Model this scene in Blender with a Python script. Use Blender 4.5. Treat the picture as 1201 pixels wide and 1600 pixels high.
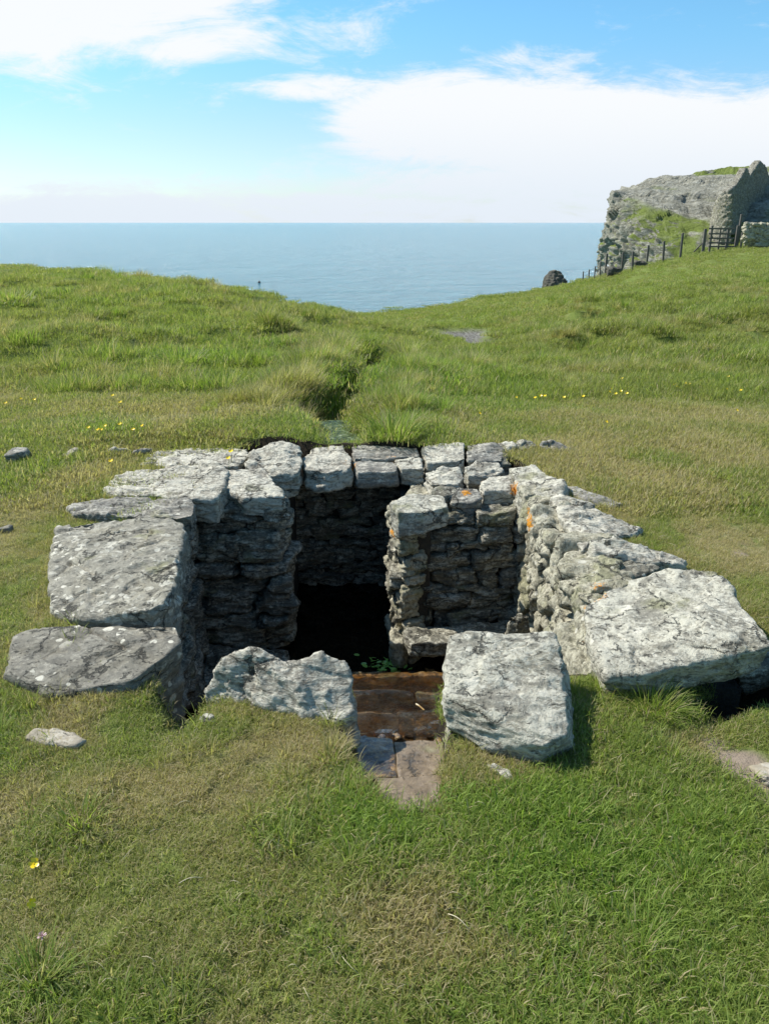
import bpy, math, random
import numpy as np
from mathutils import Vector
random.seed(7); rng = np.random.default_rng(7)
for o in list(bpy.data.objects): bpy.data.objects.remove(o)
scene = bpy.context.scene; COL = scene.collection
R = math.radians
# ------------------------------------------------------------------ camera
F_PX = 1250.0; PITCH = R(19.9); CAMH = 1.6
cam = bpy.data.cameras.new('camera'); camo = bpy.data.objects.new('camera', cam); COL.objects.link(camo)
cam.sensor_fit = 'VERTICAL'; cam.sensor_height = 36; cam.lens = 36*F_PX/1600
cam.clip_start = 0.05; cam.clip_end = 60000
camo.location = (0, 0, CAMH); camo.rotation_euler = (math.pi/2-PITCH, 0, 0); scene.camera = camo
# ------------------------------------------------------------------ sun, sky, exposure
SUN = Vector((-0.60, 0.30, 0.76)).normalized()          # towards the sun
sl = bpy.data.lights.new('sun', 'SUN'); sl.energy = 4.6; sl.angle = R(0.53); sl.color = (1, .965, .90)
so = bpy.data.objects.new('sun', sl); COL.objects.link(so); so.rotation_euler = SUN.to_track_quat('Z', 'Y').to_euler(); so.location = (-20, 10, 30)
scene.view_settings.view_transform = 'Standard'; scene.view_settings.look = 'None'
scene.view_settings.exposure = 0.68; scene.view_settings.gamma = 1
try:
    scene.cycles.max_bounces = 6; scene.cycles.transparent_max_bounces = 8
except Exception: pass

class NT:
    """small node-tree helper"""
    def __init__(s, tree): s.t = tree; s.n = tree.nodes; s.l = tree.links
    def new(s, typ, ins=None, **kw):
        nd = s.n.new(typ)
        for k, v in kw.items(): setattr(nd, k, v)
        for k, v in (ins or {}).items(): s.set(nd.inputs[k], v)
        return nd
    def set(s, sock, v):
        if isinstance(v, bpy.types.NodeSocket): s.l.new(v, sock)
        else:
            if isinstance(v, (tuple, list)) and len(v) == 3 and sock.type == 'RGBA': v = (*v, 1)
            sock.default_value = v
    def math(s, op, a, b=0.0, c=None, clamp=False):
        nd = s.n.new('ShaderNodeMath'); nd.operation = op; nd.use_clamp = clamp
        s.set(nd.inputs[0], a); s.set(nd.inputs[1], b)
        if c is not None: s.set(nd.inputs[2], c)
        return nd.outputs[0]
    def sstep(s, v, a, b, lo=0.0, hi=1.0):
        nd = s.n.new('ShaderNodeMapRange'); nd.interpolation_type = 'SMOOTHSTEP'
        s.set(nd.inputs[0], v); s.set(nd.inputs[1], a); s.set(nd.inputs[2], b); s.set(nd.inputs[3], lo); s.set(nd.inputs[4], hi)
        return nd.outputs[0]
    def mix(s, f, a, b, mode='MIX'):
        nd = s.n.new('ShaderNodeMix'); nd.data_type = 'RGBA'; nd.blend_type = mode
        s.set(nd.inputs[0], f); s.set(nd.inputs[6], a); s.set(nd.inputs[7], b); return nd.outputs[2]
    def noise(s, vec, scale, detail=4, rough=.55, dist=0.0, out=0):
        nd = s.new('ShaderNodeTexNoise', {'Vector': vec, 'Scale': scale, 'Detail': detail, 'Roughness': rough, 'Distortion': dist}); return nd.outputs[out]
    def ramp(s, f, stops):
        nd = s.n.new('ShaderNodeValToRGB'); s.set(nd.inputs[0], f); e = nd.color_ramp.elements
        while len(e) < len(stops): e.new(.5)
        for el, (p, c) in zip(e, stops): el.position = p; el.color = (*c, 1)
        return nd.outputs[0]
    def vmul(s, v, k):
        nd = s.n.new('ShaderNodeVectorMath'); nd.operation = 'MULTIPLY'; s.set(nd.inputs[0], v); s.set(nd.inputs[1], k); return nd.outputs[0]
    def vadd(s, v, k):
        nd = s.n.new('ShaderNodeVectorMath'); nd.operation = 'ADD'; s.set(nd.inputs[0], v); s.set(nd.inputs[1], k); return nd.outputs[0]

w = bpy.data.worlds.new('World'); scene.world = w; w.use_nodes = True
W = NT(w.node_tree); W.n.clear()
sky = W.new('ShaderNodeTexSky'); sky.sky_type = 'NISHITA'; sky.sun_disc = False
sky.sun_elevation = math.asin(SUN.z); sky.sun_rotation = math.atan2(SUN.x, SUN.y)
sky.air_density = 1.0; sky.dust_density = 0.4; sky.ozone_density = 3.0; sky.altitude = 20
tc = W.new('ShaderNodeTexCoord'); sp = W.new('ShaderNodeSeparateXYZ', {0: tc.outputs['Generated']})
ymax = W.math('MAXIMUM', sp.outputs[1], 0.05)
ca = W.math('DIVIDE', sp.outputs[0], ymax); ce = W.math('DIVIDE', sp.outputs[2], ymax)
cv = W.new('ShaderNodeCombineXYZ', {0: ca, 1: ce}).outputs[0]
skyc = W.mix(1.0, sky.outputs[0], W.mix(W.sstep(ce, .07, .22), (.79, .89, 1.0), (.66, 1.03, 1.10)), 'MULTIPLY')
def skypt(px, py):
    v = (800-py)/F_PX; dn = math.cos(PITCH)+v*math.sin(PITCH)
    return (px-600.5)/F_PX/dn, (-math.sin(PITCH)+v*math.cos(PITCH))/dn
wv = W.vmul(W.vadd(cv, W.vmul(W.new('ShaderNodeTexNoise', {'Vector': cv, 'Scale': 3.0, 'Detail': 3.0}).outputs['Color'], (.12, .05, 0))), (1, 3.4, 1))
nz = W.noise(wv, 6, 10, .68, .8); nz2 = W.noise(wv, 20, 8, .72, .5)
warp = W.math('MULTIPLY', W.math('SUBTRACT', nz, .5), .16)
field = None
# clouds: centre x, centre y, half width, half height in sky-tangent units, strength
for (px, py, rx, ry, k) in [(40, -30, 360, 115, 1.2), (250, 50, 210, 45, .8), (500, 50, 110, 55, .36), (600, -20, 120, 40, .3),
                            (500, 138, 130, 20, .8), (700, 190, 190, 72, 1.25), (960, 215, 360, 85, 1.3), (1250, 230, 300, 90, 1.2), (820, 100, 110, 28, .5), (1150, 150, 260, 26, .6),
                            (640, 270, 200, 40, .5), (200, 290, 380, 22, .5), (1000, 290, 500, 45, 1.1), (600, 330, 1500, 30, .95)]:
    cx, cy = skypt(px, py); hx = rx/F_PX; hy = ry/F_PX
    d = W.new('ShaderNodeVectorMath', {0: W.vmul(W.vadd(cv, (-cx, -cy, 0)), (1/hx, 1/hy, 1))}, operation='LENGTH').outputs['Value']
    e = W.sstep(d, 1.35, .35, 0, k)
    field = e if field is None else W.math('MAXIMUM', field, e)
mf = W.math('ADD', field, W.math('ADD', W.math('MULTIPLY', W.math('SUBTRACT', nz, .5), 2.0), W.math('MULTIPLY', W.math('SUBTRACT', nz2, .5), 1.0)))
# a thin scatter of cloud elsewhere in the sky
high = W.noise(W.vmul(tc.outputs['Generated'], (1, 1, 2.5)), 2.2, 7, .6, .5)
back = W.math('MULTIPLY', W.sstep(high, .52, .75, 0, .6), W.sstep(ce, .26, .6))
cm = W.math('MAXIMUM', W.sstep(mf, .12, .95, 0, .96), back)
b1 = W.new('ShaderNodeBackground', {0: skyc, 1: 0.100})
ccol = W.mix(W.sstep(ce, .0, .14), (.80, .87, .96), (.97, .985, 1.0))
b2 = W.new('ShaderNodeBackground', {0: ccol, 1: 0.625})
ms = W.new('ShaderNodeMixShader', {0: cm, 1: b1.outputs[0], 2: b2.outputs[0]})
W.new('ShaderNodeOutputWorld', {0: ms.outputs[0]})

# ------------------------------------------------------------------ measuring helpers
def ray(px, py):
    u = (px-600.5)/F_PX; v = (800-py)/F_PX
    return np.array((u, math.cos(PITCH)+v*math.sin(PITCH), -math.sin(PITCH)+v*math.cos(PITCH)))
def Z(px, py, z=0.0):
    d = ray(px, py); t = (z-CAMH)/d[2]; return np.array((d[0]*t, d[1]*t, z))
def Y(px, py, y):
    d = ray(px, py); t = y/d[1]; return np.array((d[0]*t, y, CAMH+d[2]*t))

# ------------------------------------------------------------------ noise (gradient noise in numpy)
_perm = np.random.default_rng(3).permutation(4096)
_grad = np.random.default_rng(4).normal(size=(4096, 3)); _grad /= np.linalg.norm(_grad, axis=1)[:, None]
def gn(P, seed=0):
    P = np.asarray(P, float)+seed*17.31; i = np.floor(P).astype(np.int64); f = P-i
    u = f*f*f*(f*(f*6-15)+10); out = np.zeros(len(P))
    for dx in (0, 1):
        for dy in (0, 1):
            for dz in (0, 1):
                h = _perm[(_perm[(_perm[(i[:, 0]+dx) & 4095]+i[:, 1]+dy) & 4095]+i[:, 2]+dz) & 4095]
                g = _grad[h]; d = f-np.array((dx, dy, dz))
                wt = (u[:, 0] if dx else 1-u[:, 0])*(u[:, 1] if dy else 1-u[:, 1])*(u[:, 2] if dz else 1-u[:, 2])
                out += wt*(g*d).sum(1)
    return out*1.6
def fbm(P, octs=4, seed=0, gain=.5, ridge=False):
    P = np.asarray(P, float); s = np.zeros(len(P)); a = 1.0
    for k in range(octs):
        n = gn(P*2**k, seed+k)
        s += a*((1-2*np.abs(n)) if ridge else n); a *= gain
    return s
def facets(P, seed=0):
    P = np.asarray(P, float)+seed*7.77; i = np.floor(P).astype(np.int64); best = np.full(len(P), 1e9); out = np.zeros(len(P))
    for dx in (-1, 0, 1):
        for dy in (-1, 0, 1):
            for dz in (-1, 0, 1):
                j = i+np.array((dx, dy, dz)); h = _perm[(_perm[(_perm[j[:, 0] & 4095]+j[:, 1]) & 4095]+j[:, 2]) & 4095]
                c = j+.5+.45*_grad[h]; d = P-c; q = (d*d).sum(1); g = _grad[(h*7+13) & 4095]
                v = (d*g).sum(1)*1.1+.35*_grad[(h*3+5) & 4095, 0]; k = q < best; best = np.where(k, q, best); out = np.where(k, v, out)
    return out
def sst(x, a, b):
    t = np.clip((x-a)/(b-a), 0, 1); return t*t*(3-2*t)

# ------------------------------------------------------------------ object helpers
def mesh_np(name, V, Fc, mat, attrs=None, smooth=True, origin=None):
    V = np.asarray(V, float)
    if origin is not None: V = V-np.asarray(origin)
    me = bpy.data.meshes.new(name)
    if isinstance(Fc, np.ndarray):
        n, k = Fc.shape
        me.vertices.add(len(V)); me.vertices.foreach_set('co', V.astype(np.float32).ravel())
        me.loops.add(n*k); me.loops.foreach_set('vertex_index', Fc.astype(np.int32).ravel())
        me.polygons.add(n); me.polygons.foreach_set('loop_start', np.arange(0, n*k, k, dtype=np.int32))
        me.update(calc_edges=True)
    else:
        me.from_pydata([tuple(v) for v in V], [], Fc); me.update()
    me.polygons.foreach_set('use_smooth', [smooth]*len(me.polygons))
    if mat: me.materials.append(mat)
    for k_, a in (attrs or {}).items():
        at = me.attributes.new(k_, 'FLOAT', 'POINT'); at.data.foreach_set('value', np.asarray(a, np.float32))
    return me
def link(name, me, parent=None, loc=None):
    o = bpy.data.objects.new(name, me); COL.objects.link(o)
    if parent is not None: o.parent = parent
    if loc is not None: o.location = [float(c) for c in loc]
    return o
def tag(o, label=None, cat=None, group=None, kind=None):
    if label: o['label'] = label
    if cat: o['category'] = cat
    if group: o['group'] = group
    if kind: o['kind'] = kind
    return o
def empty(name, loc): return link(name, None, None, loc)

# ------------------------------------------------------------------ materials
def newmat(name):
    m = bpy.data.materials.new(name); m.use_nodes = True; T = NT(m.node_tree); T.n.clear()
    out = T.new('ShaderNodeOutputMaterial'); b = T.new('ShaderNodeBsdfPrincipled'); T.l.new(b.outputs[0], out.inputs[0])
    return m, T, b, out
ORANGE = []   # centres of orange lichen (world)
def rock_mat(name, dark=(.075, .075, .072), mid=(.23, .225, .205), lichen=(.50, .495, .46), lic=.5, spots=.3, moss=.3, rough=.85, bump=.016, wet=0, strata=(1, 1, 5), tint=(.9, .86, .72)):
    m, T, b, out = newmat(name)
    t = T.new('ShaderNodeTexCoord'); oi = T.new('ShaderNodeObjectInfo')
    P = T.vadd(t.outputs['Object'], T.new('ShaderNodeCombineXYZ', {0: T.math('MULTIPLY', oi.outputs['Random'], 40), 1: T.math('MULTIPLY', oi.outputs['Random'], 17), 2: 0.0}).outputs[0])
    S = T.vmul(P, strata)
    n1 = T.noise(P, 5, 7, .62, .4); n2 = T.noise(S, 9, 8, .68, .5); n3 = T.noise(P, 55, 6, .72)
    base = T.ramp(T.math('ADD', T.math('MULTIPLY', n2, .6), T.math('MULTIPLY', n3, .42)), [(.36, dark), (.60, mid)])
    base = T.mix(T.math('MULTIPLY', T.sstep(n1, .45, .65), .35), base, T.mix(1.0, base, tint, 'MULTIPLY'))
    # crustose lichen: broad pale patches broken up by fine noise
    l1 = T.math('ADD', T.math('MULTIPLY', T.math('ADD', T.noise(P, 6, 9, .72, .8), T.noise(S, 22, 7, .72, 1.2)), .5), T.math('MULTIPLY', T.math('SUBTRACT', n3, .5), .45))
    l1 = T.math('ADD', l1, T.math('MULTIPLY', T.math('SUBTRACT', n2, .5), .45))
    th = .68-.30*lic
    lm = T.sstep(l1, th-.07, th+.08)
    lc = T.mix(n3, T.mix(1.0, lichen, (.66, .65, .60), 'MULTIPLY'), lichen)
    col = T.mix(lm, base, lc)
    # round spots
    if spots > 0:
        for sc, rad, th2 in ((15, .42, .60), (26, .40, .52)):
            vo = T.new('ShaderNodeTexVoronoi', {'Vector': T.vadd(P, T.vmul(T.new('ShaderNodeTexNoise', {'Vector': P, 'Scale': 30.0, 'Detail': 3.0}).outputs['Color'], (.025, .025, .025))), 'Scale': sc})
            rnd = T.new('ShaderNodeSeparateColor', {0: vo.outputs['Color']}).outputs[0]
            r = T.math('MULTIPLY', rad, T.sstep(rnd, 1-spots, 1.0, 0, 1))
            sm = T.sstep(T.math('SUBTRACT', vo.outputs['Distance'], r), .05, -.04)
            sm = T.math('MULTIPLY', sm, T.sstep(T.noise(P, 2.6, 2), .38, .52))
            col = T.mix(T.math('MULTIPLY', sm, T.sstep(r, .02, .06)), col, T.mix(n3, (.44, .43, .38), (.64, .63, .57)))
    mm = T.math('MULTIPLY', T.sstep(T.noise(P, 4, 6, .6), .62-.25*moss, .74-.25*moss), .55)
    col = T.mix(mm, col, T.mix(n3, (.10, .11, .045), (.30, .30, .16)))
    # dark pits / cracks
    vc = T.sstep(T.noise(T.vmul(S, (1, 1, 1.6)), 20, 8, .75, 1.5), .43, .34)
    col = T.mix(T.math('MULTIPLY', vc, .75), col, (.05, .05, .046))
    ck = T.new('ShaderNodeTexVoronoi', {'Vector': T.vadd(T.vmul(P, (1, 1, 2.2)), T.vmul(T.new('ShaderNodeTexNoise', {'Vector': P, 'Scale': 7.0, 'Detail': 6.0, 'Roughness': .7}).outputs['Color'], (.20, .20, .20))), 'Scale': 4.2}, feature='DISTANCE_TO_EDGE')
    cr = T.math('MULTIPLY', T.sstep(ck.outputs['Distance'], .030, .006), T.sstep(T.noise(P, 5, 3), .46, .56))
    col = T.mix(T.math('MULTIPLY', cr, .8), col, (.035, .034, .03))
    at = T.new('ShaderNodeAttribute', attribute_name='orange')
    om = T.sstep(T.math('ADD', at.outputs['Fac'], T.math('MULTIPLY', T.math('SUBTRACT', T.noise(P, 60, 6, .8), .5), 2.6)), .58, .68)
    om = T.math('MULTIPLY', om, T.sstep(at.outputs['Fac'], .25, .5))
    col = T.mix(om, col, T.mix(n3, (.55, .19, .015), (.72, .36, .04)))
    T.set(b.inputs['Base Color'], T.mix(1.0, col, (.99, .95, .86), 'MULTIPLY'))
    T.set(b.inputs['Roughness'], rough); T.set(b.inputs['Specular IOR Level'], .25 if not wet else .6)
    if wet: T.set(b.inputs['Coat Weight'], wet); T.set(b.inputs['Coat Roughness'], .08)
    h = T.math('ADD', T.math('MULTIPLY', n2, .9), T.math('ADD', T.math('MULTIPLY', n3, .45), T.math('MULTIPLY', l1, .35)))
    h = T.math('ADD', h, T.math('ADD', T.math('MULTIPLY', vc, -.5), T.math('MULTIPLY', cr, -.8)))
    bp = T.new('ShaderNodeBump', {'Height': h, 'Strength': 1.0, 'Distance': bump}); T.l.new(bp.outputs[0], b.inputs['Normal'])
    return m
M = {}
M['pale'] = rock_mat('pale_schist', dark=(.17, .16, .14), mid=(.38, .365, .325), lichen=(.63, .62, .565), lic=.66, spots=.25, moss=.05)
M['boulder'] = rock_mat('lichened_boulder', dark=(.16, .155, .135), mid=(.34, .33, .29), lichen=(.58, .575, .52), lic=.62, spots=.15, moss=.22, strata=(1, 1, 3))
M['streaky'] = rock_mat('streaky_schist', dark=(.11, .108, .10), mid=(.30, .29, .27), lichen=(.55, .545, .51), lic=.45, spots=.1, moss=.1, strata=(.35, 1.6, 6))
M['spotty'] = rock_mat('dark_spotted_schist', dark=(.14, .135, .115), mid=(.33, .32, .28), lichen=(.56, .56, .52), lic=.25, spots=.62, moss=.08)
M['slate'] = rock_mat('dark_slab', dark=(.095, .09, .08), mid=(.23, .222, .195), lichen=(.42, .41, .37), lic=.24, spots=.34, moss=.0, bump=.010)
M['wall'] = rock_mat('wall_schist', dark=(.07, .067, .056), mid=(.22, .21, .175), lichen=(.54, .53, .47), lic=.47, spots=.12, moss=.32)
M['wall_dark'] = rock_mat('damp_shaded_wall_schist', dark=(.06, .058, .05), mid=(.20, .192, .165), lichen=(.54, .54, .50), lic=.44, spots=.12, moss=.15)  # darker tone for damp pit stones, with shade painted into the colour
M['wall_lit'] = rock_mat('pale_sunlit_wall_schist', dark=(.16, .155, .12), mid=(.37, .355, .285), lichen=(.56, .545, .46), lic=.58, spots=.1, moss=.40, strata=(3, 3, 1))  # greenish stone with sunlight painted in as a paler tone, mostly for sunlit walls
M['brown'] = rock_mat('wet_brown_stone', dark=(.016, .009, .003), mid=(.11, .06, .018), lichen=(.30, .18, .05), lic=.5, spots=0, moss=.25, rough=.35, wet=.8, bump=.008)
M['tan'] = rock_mat('damp_tan_flagstone', dark=(.085, .058, .032), mid=(.20, .148, .09), lichen=(.27, .215, .14), lic=.3, spots=0, moss=.1, rough=.5, wet=.25, bump=.006)
M['crag'] = rock_mat('far_crag', dark=(.09, .088, .078), mid=(.26, .25, .22), lichen=(.40, .39, .36), lic=.3, spots=0, moss=.3, bump=.12)
M['beige'] = rock_mat('worn_beige_stone', dark=(.22, .19, .15), mid=(.36, .33, .28), lichen=(.48, .46, .42), lic=.4, spots=0, moss=0, bump=.006)
def soil_mat():
    m, T, b, out = newmat('dark_soil'); t = T.new('ShaderNodeTexCoord')
    n = T.noise(t.outputs['Object'], 30, 6, .7)
    T.set(b.inputs['Base Color'], T.ramp(n, [(.3, (.02, .017, .012)), (.7, (.06, .05, .035))])); T.set(b.inputs['Roughness'], .9)
    bp = T.new('ShaderNodeBump', {'Height': n, 'Distance': .02}); T.l.new(bp.outputs[0], b.inputs['Normal']); return m
M['soil'] = soil_mat()

# ------------------------------------------------------------------ rocks
def orange_attr(V):
    a = np.zeros(len(V))
    for (c, r) in ORANGE: a = np.maximum(a, 1-np.linalg.norm(V-c, axis=1)/r*.5)
    return np.clip(a, 0, 1)
def layered(V, seed, foli, amp, sc=9.0):
    """foliated relief of schist: ridged noise squeezed across the foliation"""
    f = np.asarray(foli, float); f = f/np.linalg.norm(f)
    d = V@f; Q = V+np.outer(d*2.6, f)
    return amp*(fbm(Q*sc*.45, 3, seed, .5, True)-.3)
def finish(V, N, seed, size, rough, foli, lay, terr=0.0, fac=1.0, peel=(.040, 1.9)):
    D = rough*size*fbm(V*(2.2/size), 3, seed, .55)*.5
    D += rough*.22*size*fbm(V*(9/size), 3, seed+9, .6)
    D += layered(V, seed+20, foli, lay)
    f0 = np.asarray(foli, float); f0 = f0/np.linalg.norm(f0); Q = V+np.outer(V@f0*1.2, f0)+.03*np.c_[gn(V*7, 1), gn(V*7, 2), gn(V*7, 3)]
    fa = min(size, .45)
    pk = fbm(np.c_[V[:, 0]*1.0, V[:, 1]*1.0, V[:, 2]*2.5]*(peel[1]/fa)+seed, 3, seed % 31, .45)*2.6; pf = pk-np.floor(pk)
    D += fa*peel[0]*(np.floor(pk)+sst(pf, .70, 1.0))
    D += fac*(fa*.045*facets(Q*(1.5/fa), seed % 50)+fa*.016*facets(Q*(4.5/fa), seed % 41))
    V = V+N*D[:, None]
    if terr > 0:       # split edges into little ledges
        f = np.asarray(foli, float); f = f/np.linalg.norm(f); d = V@f+.02*gn(V*5, seed+3); st = terr*(1+.0*d)
        q = (np.floor(d/st)+sst((d/st) % 1, .3, .7))*st
        hn = N-np.outer(N@f, f)
        V = V+hn*(gn(np.c_[q*31, V[:, 0]*2, V[:, 1]*2], seed+5)*terr*.55)[:, None]
    return V
def hull_mesh(pts):
    import bmesh
    bm = bmesh.new()
    for p in pts: bm.verts.new([float(c) for c in p])
    bmesh.ops.convex_hull(bm, input=bm.verts); 
    bmesh.ops.delete(bm, geom=[v for v in bm.verts if not v.link_faces], context='VERTS')
    return bm
def normals_of(me):
    n = np.zeros(len(me.vertices)*3, np.float32); me.vertices.foreach_get('normal', n); return n.reshape(-1, 3).astype(float)
def rock(name, hulls, mat, label=None, cat='stone', vox=.009, rough=.05, foli=(0.1, 0, 1), lay=.006, terr=.0, seed=None, parent=None, group=None, grooves=(), smooth=1, fac=.55, layers=.0, peel=(.022, .75)):
    """one solid stone grown from overlapping convex hulls: voxel union, worn edges, noise relief"""
    import bmesh
    seed = seed if seed is not None else sum(ord(c_)*(i_+1) for i_, c_ in enumerate(label or name)) % 900
    bm = bmesh.new()
    for h in hulls:
        hb = hull_mesh(h); tmp = bpy.data.meshes.new('t'); hb.to_mesh(tmp); hb.free(); bm.from_mesh(tmp); bpy.data.meshes.remove(tmp)
    me = bpy.data.meshes.new('t'); bm.to_mesh(me); bm.free()
    o = bpy.data.objects.new('t', me); COL.objects.link(o)
    md = o.modifiers.new('r', 'REMESH'); md.mode = 'VOXEL'; md.voxel_size = vox
    if smooth:
        s = o.modifiers.new('s', 'SMOOTH'); s.factor = .5; s.iterations = smooth
    dg = bpy.context.evaluated_depsgraph_get(); ev = o.evaluated_get(dg); m2 = bpy.data.meshes.new_from_object(ev)
    bpy.data.objects.remove(o); bpy.data.meshes.remove(me)
    V = np.zeros(len(m2.vertices)*3, np.float32); m2.vertices.foreach_get('co', V); V = V.reshape(-1, 3).astype(float)
    N = normals_of(m2)
    size = float(np.min(V.max(0)-V.min(0))+.3*np.max(V.max(0)-V.min(0)))
    V2 = finish(V, N, seed, size, rough*.7, foli, lay, terr or layers, fac, peel)
    for (pl, wd, dp) in grooves:                       # cracks along polylines seen from above
        pl = np.array(pl)[:, :2]; pw = V[:, :2]+.012*np.c_[gn(V*16, 1), gn(V*16, 2)]
        dm = np.full(len(V), 9.0)
        for a, b in zip(pl[:-1], pl[1:]):
            ab = b-a; tt = np.clip(((pw-a)@ab)/(ab@ab), 0, 1); dm = np.minimum(dm, np.linalg.norm(pw-(a+tt[:, None]*ab), axis=1))
        V2[:, 2] -= np.where(N[:, 2] > .3, dp*(1-sst(dm, 0, wd)), 0)
    base = np.array([(V2[:, 0].min()+V2[:, 0].max())/2, (V2[:, 1].min()+V2[:, 1].max())/2, V2[:, 2].min()])
    pl = np.array(parent.location) if parent else np.zeros(3)
    oc = base-pl
    m2.vertices.foreach_set('co', (V2-base).astype(np.float32).ravel())
    at = m2.attributes.new('orange', 'FLOAT', 'POINT'); at.data.foreach_set('value', orange_attr(V2).astype(np.float32))
    m2.materials.clear(); m2.materials.append(M[mat]); m2.name = name
    m2.polygons.foreach_set('use_smooth', [True]*len(m2.polygons)); m2.update()
    o = link(name, m2, parent, oc)
    return tag(o, label, cat if not parent else None, group)
def slab(name, top, thick, mat, label, drop=(0, 0), grow=0.0, **kw):
    """a slab from its top outline [(px,py,z)...] measured in the photograph, given real thickness"""
    T = np.array([Z(*p) for p in top]); c = T.mean(0)
    Bt = T.copy(); Bt[:, :2] = c[:2]+(T[:, :2]-c[:2])*(1+grow); Bt[:, 0] += drop[0]; Bt[:, 1] += drop[1]
    Bt[:, 2] -= thick
    return rock(name, [list(T)+list(Bt)], mat, label, **kw)

# cube-sphere for the many small wall stones
def cube_grid(n):
    vid = {}; V = []; Fc = []
    def v(p):
        k = tuple(np.round(p, 5))
        if k not in vid: vid[k] = len(V); V.append(p)
        return vid[k]
    L = np.linspace(-1, 1, n+1)
    for ax in range(3):
        for s in (-1, 1):
            for i in range(n):
                for j in range(n):
                    q = []
                    for (a, b) in ((i, j), (i+1, j), (i+1, j+1), (i, j+1)):
                        p = np.zeros(3); p[ax] = s; p[(ax+1) % 3] = L[a]; p[(ax+2) % 3] = L[b]; q.append(v(p))
                    if s < 0: q = q[::-1]
                    Fc.append(q)
    return np.array(V), np.array(Fc)
CG = {n: cube_grid(n) for n in (8, 12, 18)}
def block_stone(name, c, dims, axes, mat, seed, parent=None, n=12, rough=.06, foli=(0, 0, 1), lay=.004, cuts=5, label=None, cat=None, group=None, power=6):
    """a rough stone: rounded box with random plane cuts and foliated relief; axes = rows of its frame"""
    V, Fc = CG[n]; r = np.random.default_rng(seed)
    nr = (np.abs(V)**power).sum(1)**(1/power); P = V/nr[:, None]
    jit = r.uniform(-.22, .22, (8, 3))            # skew the corners
    wts = []
    for k in range(8):
        s = np.array([(k & 1)*2-1, ((k >> 1) & 1)*2-1, ((k >> 2) & 1)*2-1]); wts.append(np.prod((1+P*s)/2, axis=1))
    P = P+np.array(wts).T@jit*np.array([1, 1, .8])
    for _ in range(cuts):
        d = r.normal(size=3); d /= np.linalg.norm(d); hgt = r.uniform(.95, 1.3)
        ex = np.maximum(0, P@d-hgt); P = P-ex[:, None]*d*.9
    A = np.array(axes, float); size = float(np.mean(dims))
    Wd = (P*np.array(dims)/2)@A
    m = mesh_np(name, Wd, Fc, M[mat]); N = normals_of(m)
    Wd2 = finish(Wd+np.asarray(c), N, seed % 97, size, rough, foli, lay)
    base = np.asarray(c, float)-np.array((0, 0, dims[2]/2))
    m.vertices.foreach_set('co', (Wd2-base).astype(np.float32).ravel())
    at = m.attributes.new('orange', 'FLOAT', 'POINT'); at.data.foreach_set('value', orange_attr(Wd2).astype(np.float32)); m.update()
    pl = np.array(parent.location) if parent else np.zeros(3)
    o = link(name, m, parent, base-pl); return tag(o, label, cat, group)

def wall_face(name, label, a, b, ztop, zbot, mat, seed, out, batter=0.0, depth=.22, hmin=.05, hmax=.13, wmin=.1, wmax=.34, ztop2=None, core=.5, tilt=.06, mat2=None, coreback=.0, nmax=99, vertical=False):
    """dry-stone wall: irregular courses of single stones on a rubble and earth core"""
    a = np.array(a, float); b = np.array(b, float); L = np.linalg.norm(b-a); u = np.append((b-a)/L, 0); nrm = np.array((out[0], out[1], 0.)); nrm /= np.linalg.norm(nrm)
    ztop2 = ztop if ztop2 is None else ztop2
    r = np.random.default_rng(seed); root = empty(name, np.append((a+b)/2, zbot)); tag(root, label, 'wall')
    z = zbot; row = 0; cnt = 0
    rows = []
    while z < max(ztop, ztop2)-.02:
        h = r.uniform(hmin, hmax); rows.append((z, h)); z += h*.97
    for (z, h) in rows:
        s = -r.uniform(0, .1)
        while s < L+.02:
            wd = r.uniform(wmin, wmax)*(.75 if h < .08 else 1)
            hh = h*r.uniform(.88, 1.12)
            top = ztop+(ztop2-ztop)*np.clip(s/L, 0, 1)
            wv_ = min(wd, L-s+.06)
            if wv_ < .05: break
            if z+hh*.6 < top and cnt < nmax:
                cc = a+(b-a)/L*(s+wv_/2); zc = z+hh/2+r.normal()*.006
                off = nrm[:2]*(batter*(z-zbot)*-1+r.uniform(-.035, .03)-depth/2)
                th = r.normal()*tilt; uu = u*math.cos(th)+np.array((0, 0, math.sin(th))); vv = np.array((0, 0, 1))*math.cos(th)-u*math.sin(th)
                ya = r.normal()*.12; n2 = nrm*math.cos(ya)+uu*math.sin(ya)
                block_stone('wall_stone', (cc[0]+off[0], cc[1]+off[1], zc), (wv_*1.0, depth*1.1, hh*1.02), (uu, -n2, vv), (mat2 if mat2 and r.random() < .35 else mat), int(r.integers(1e6)), root,
                            n=18 if wv_ > .2 else 12, rough=.035, foli=(vv if not vertical else uu), lay=.006, cuts=7, power=14)
                cnt += 1
            s += wd*.98
    # core behind the face
    o0 = -nrm[:2]*(depth*.62+coreback); o1 = -nrm[:2]*(depth*.62+core)
    e = (b-a)/L*.0
    q = [a+o0-e, b+o0+e, b+o1+e, a+o1-e]
    Vc = []; nx = max(2, int(L/.08)); 
    zt = [ztop-.06, ztop2-.06, ztop2-.06, ztop-.06]
    for k in range(4): Vc.append((q[k][0], q[k][1], zbot-.1))
    for k in range(4): Vc.append((q[k][0], q[k][1], zt[k]))
    Fc = [[0, 1, 5, 4], [1, 2, 6, 5], [2, 3, 7, 6], [3, 0, 4, 7], [4, 5, 6, 7], [3, 2, 1, 0]]
    m = mesh_np('wall_core', Vc, Fc, M['soil'], smooth=False, origin=root.location)
    link('wall_core', m, root)
    return root

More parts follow.
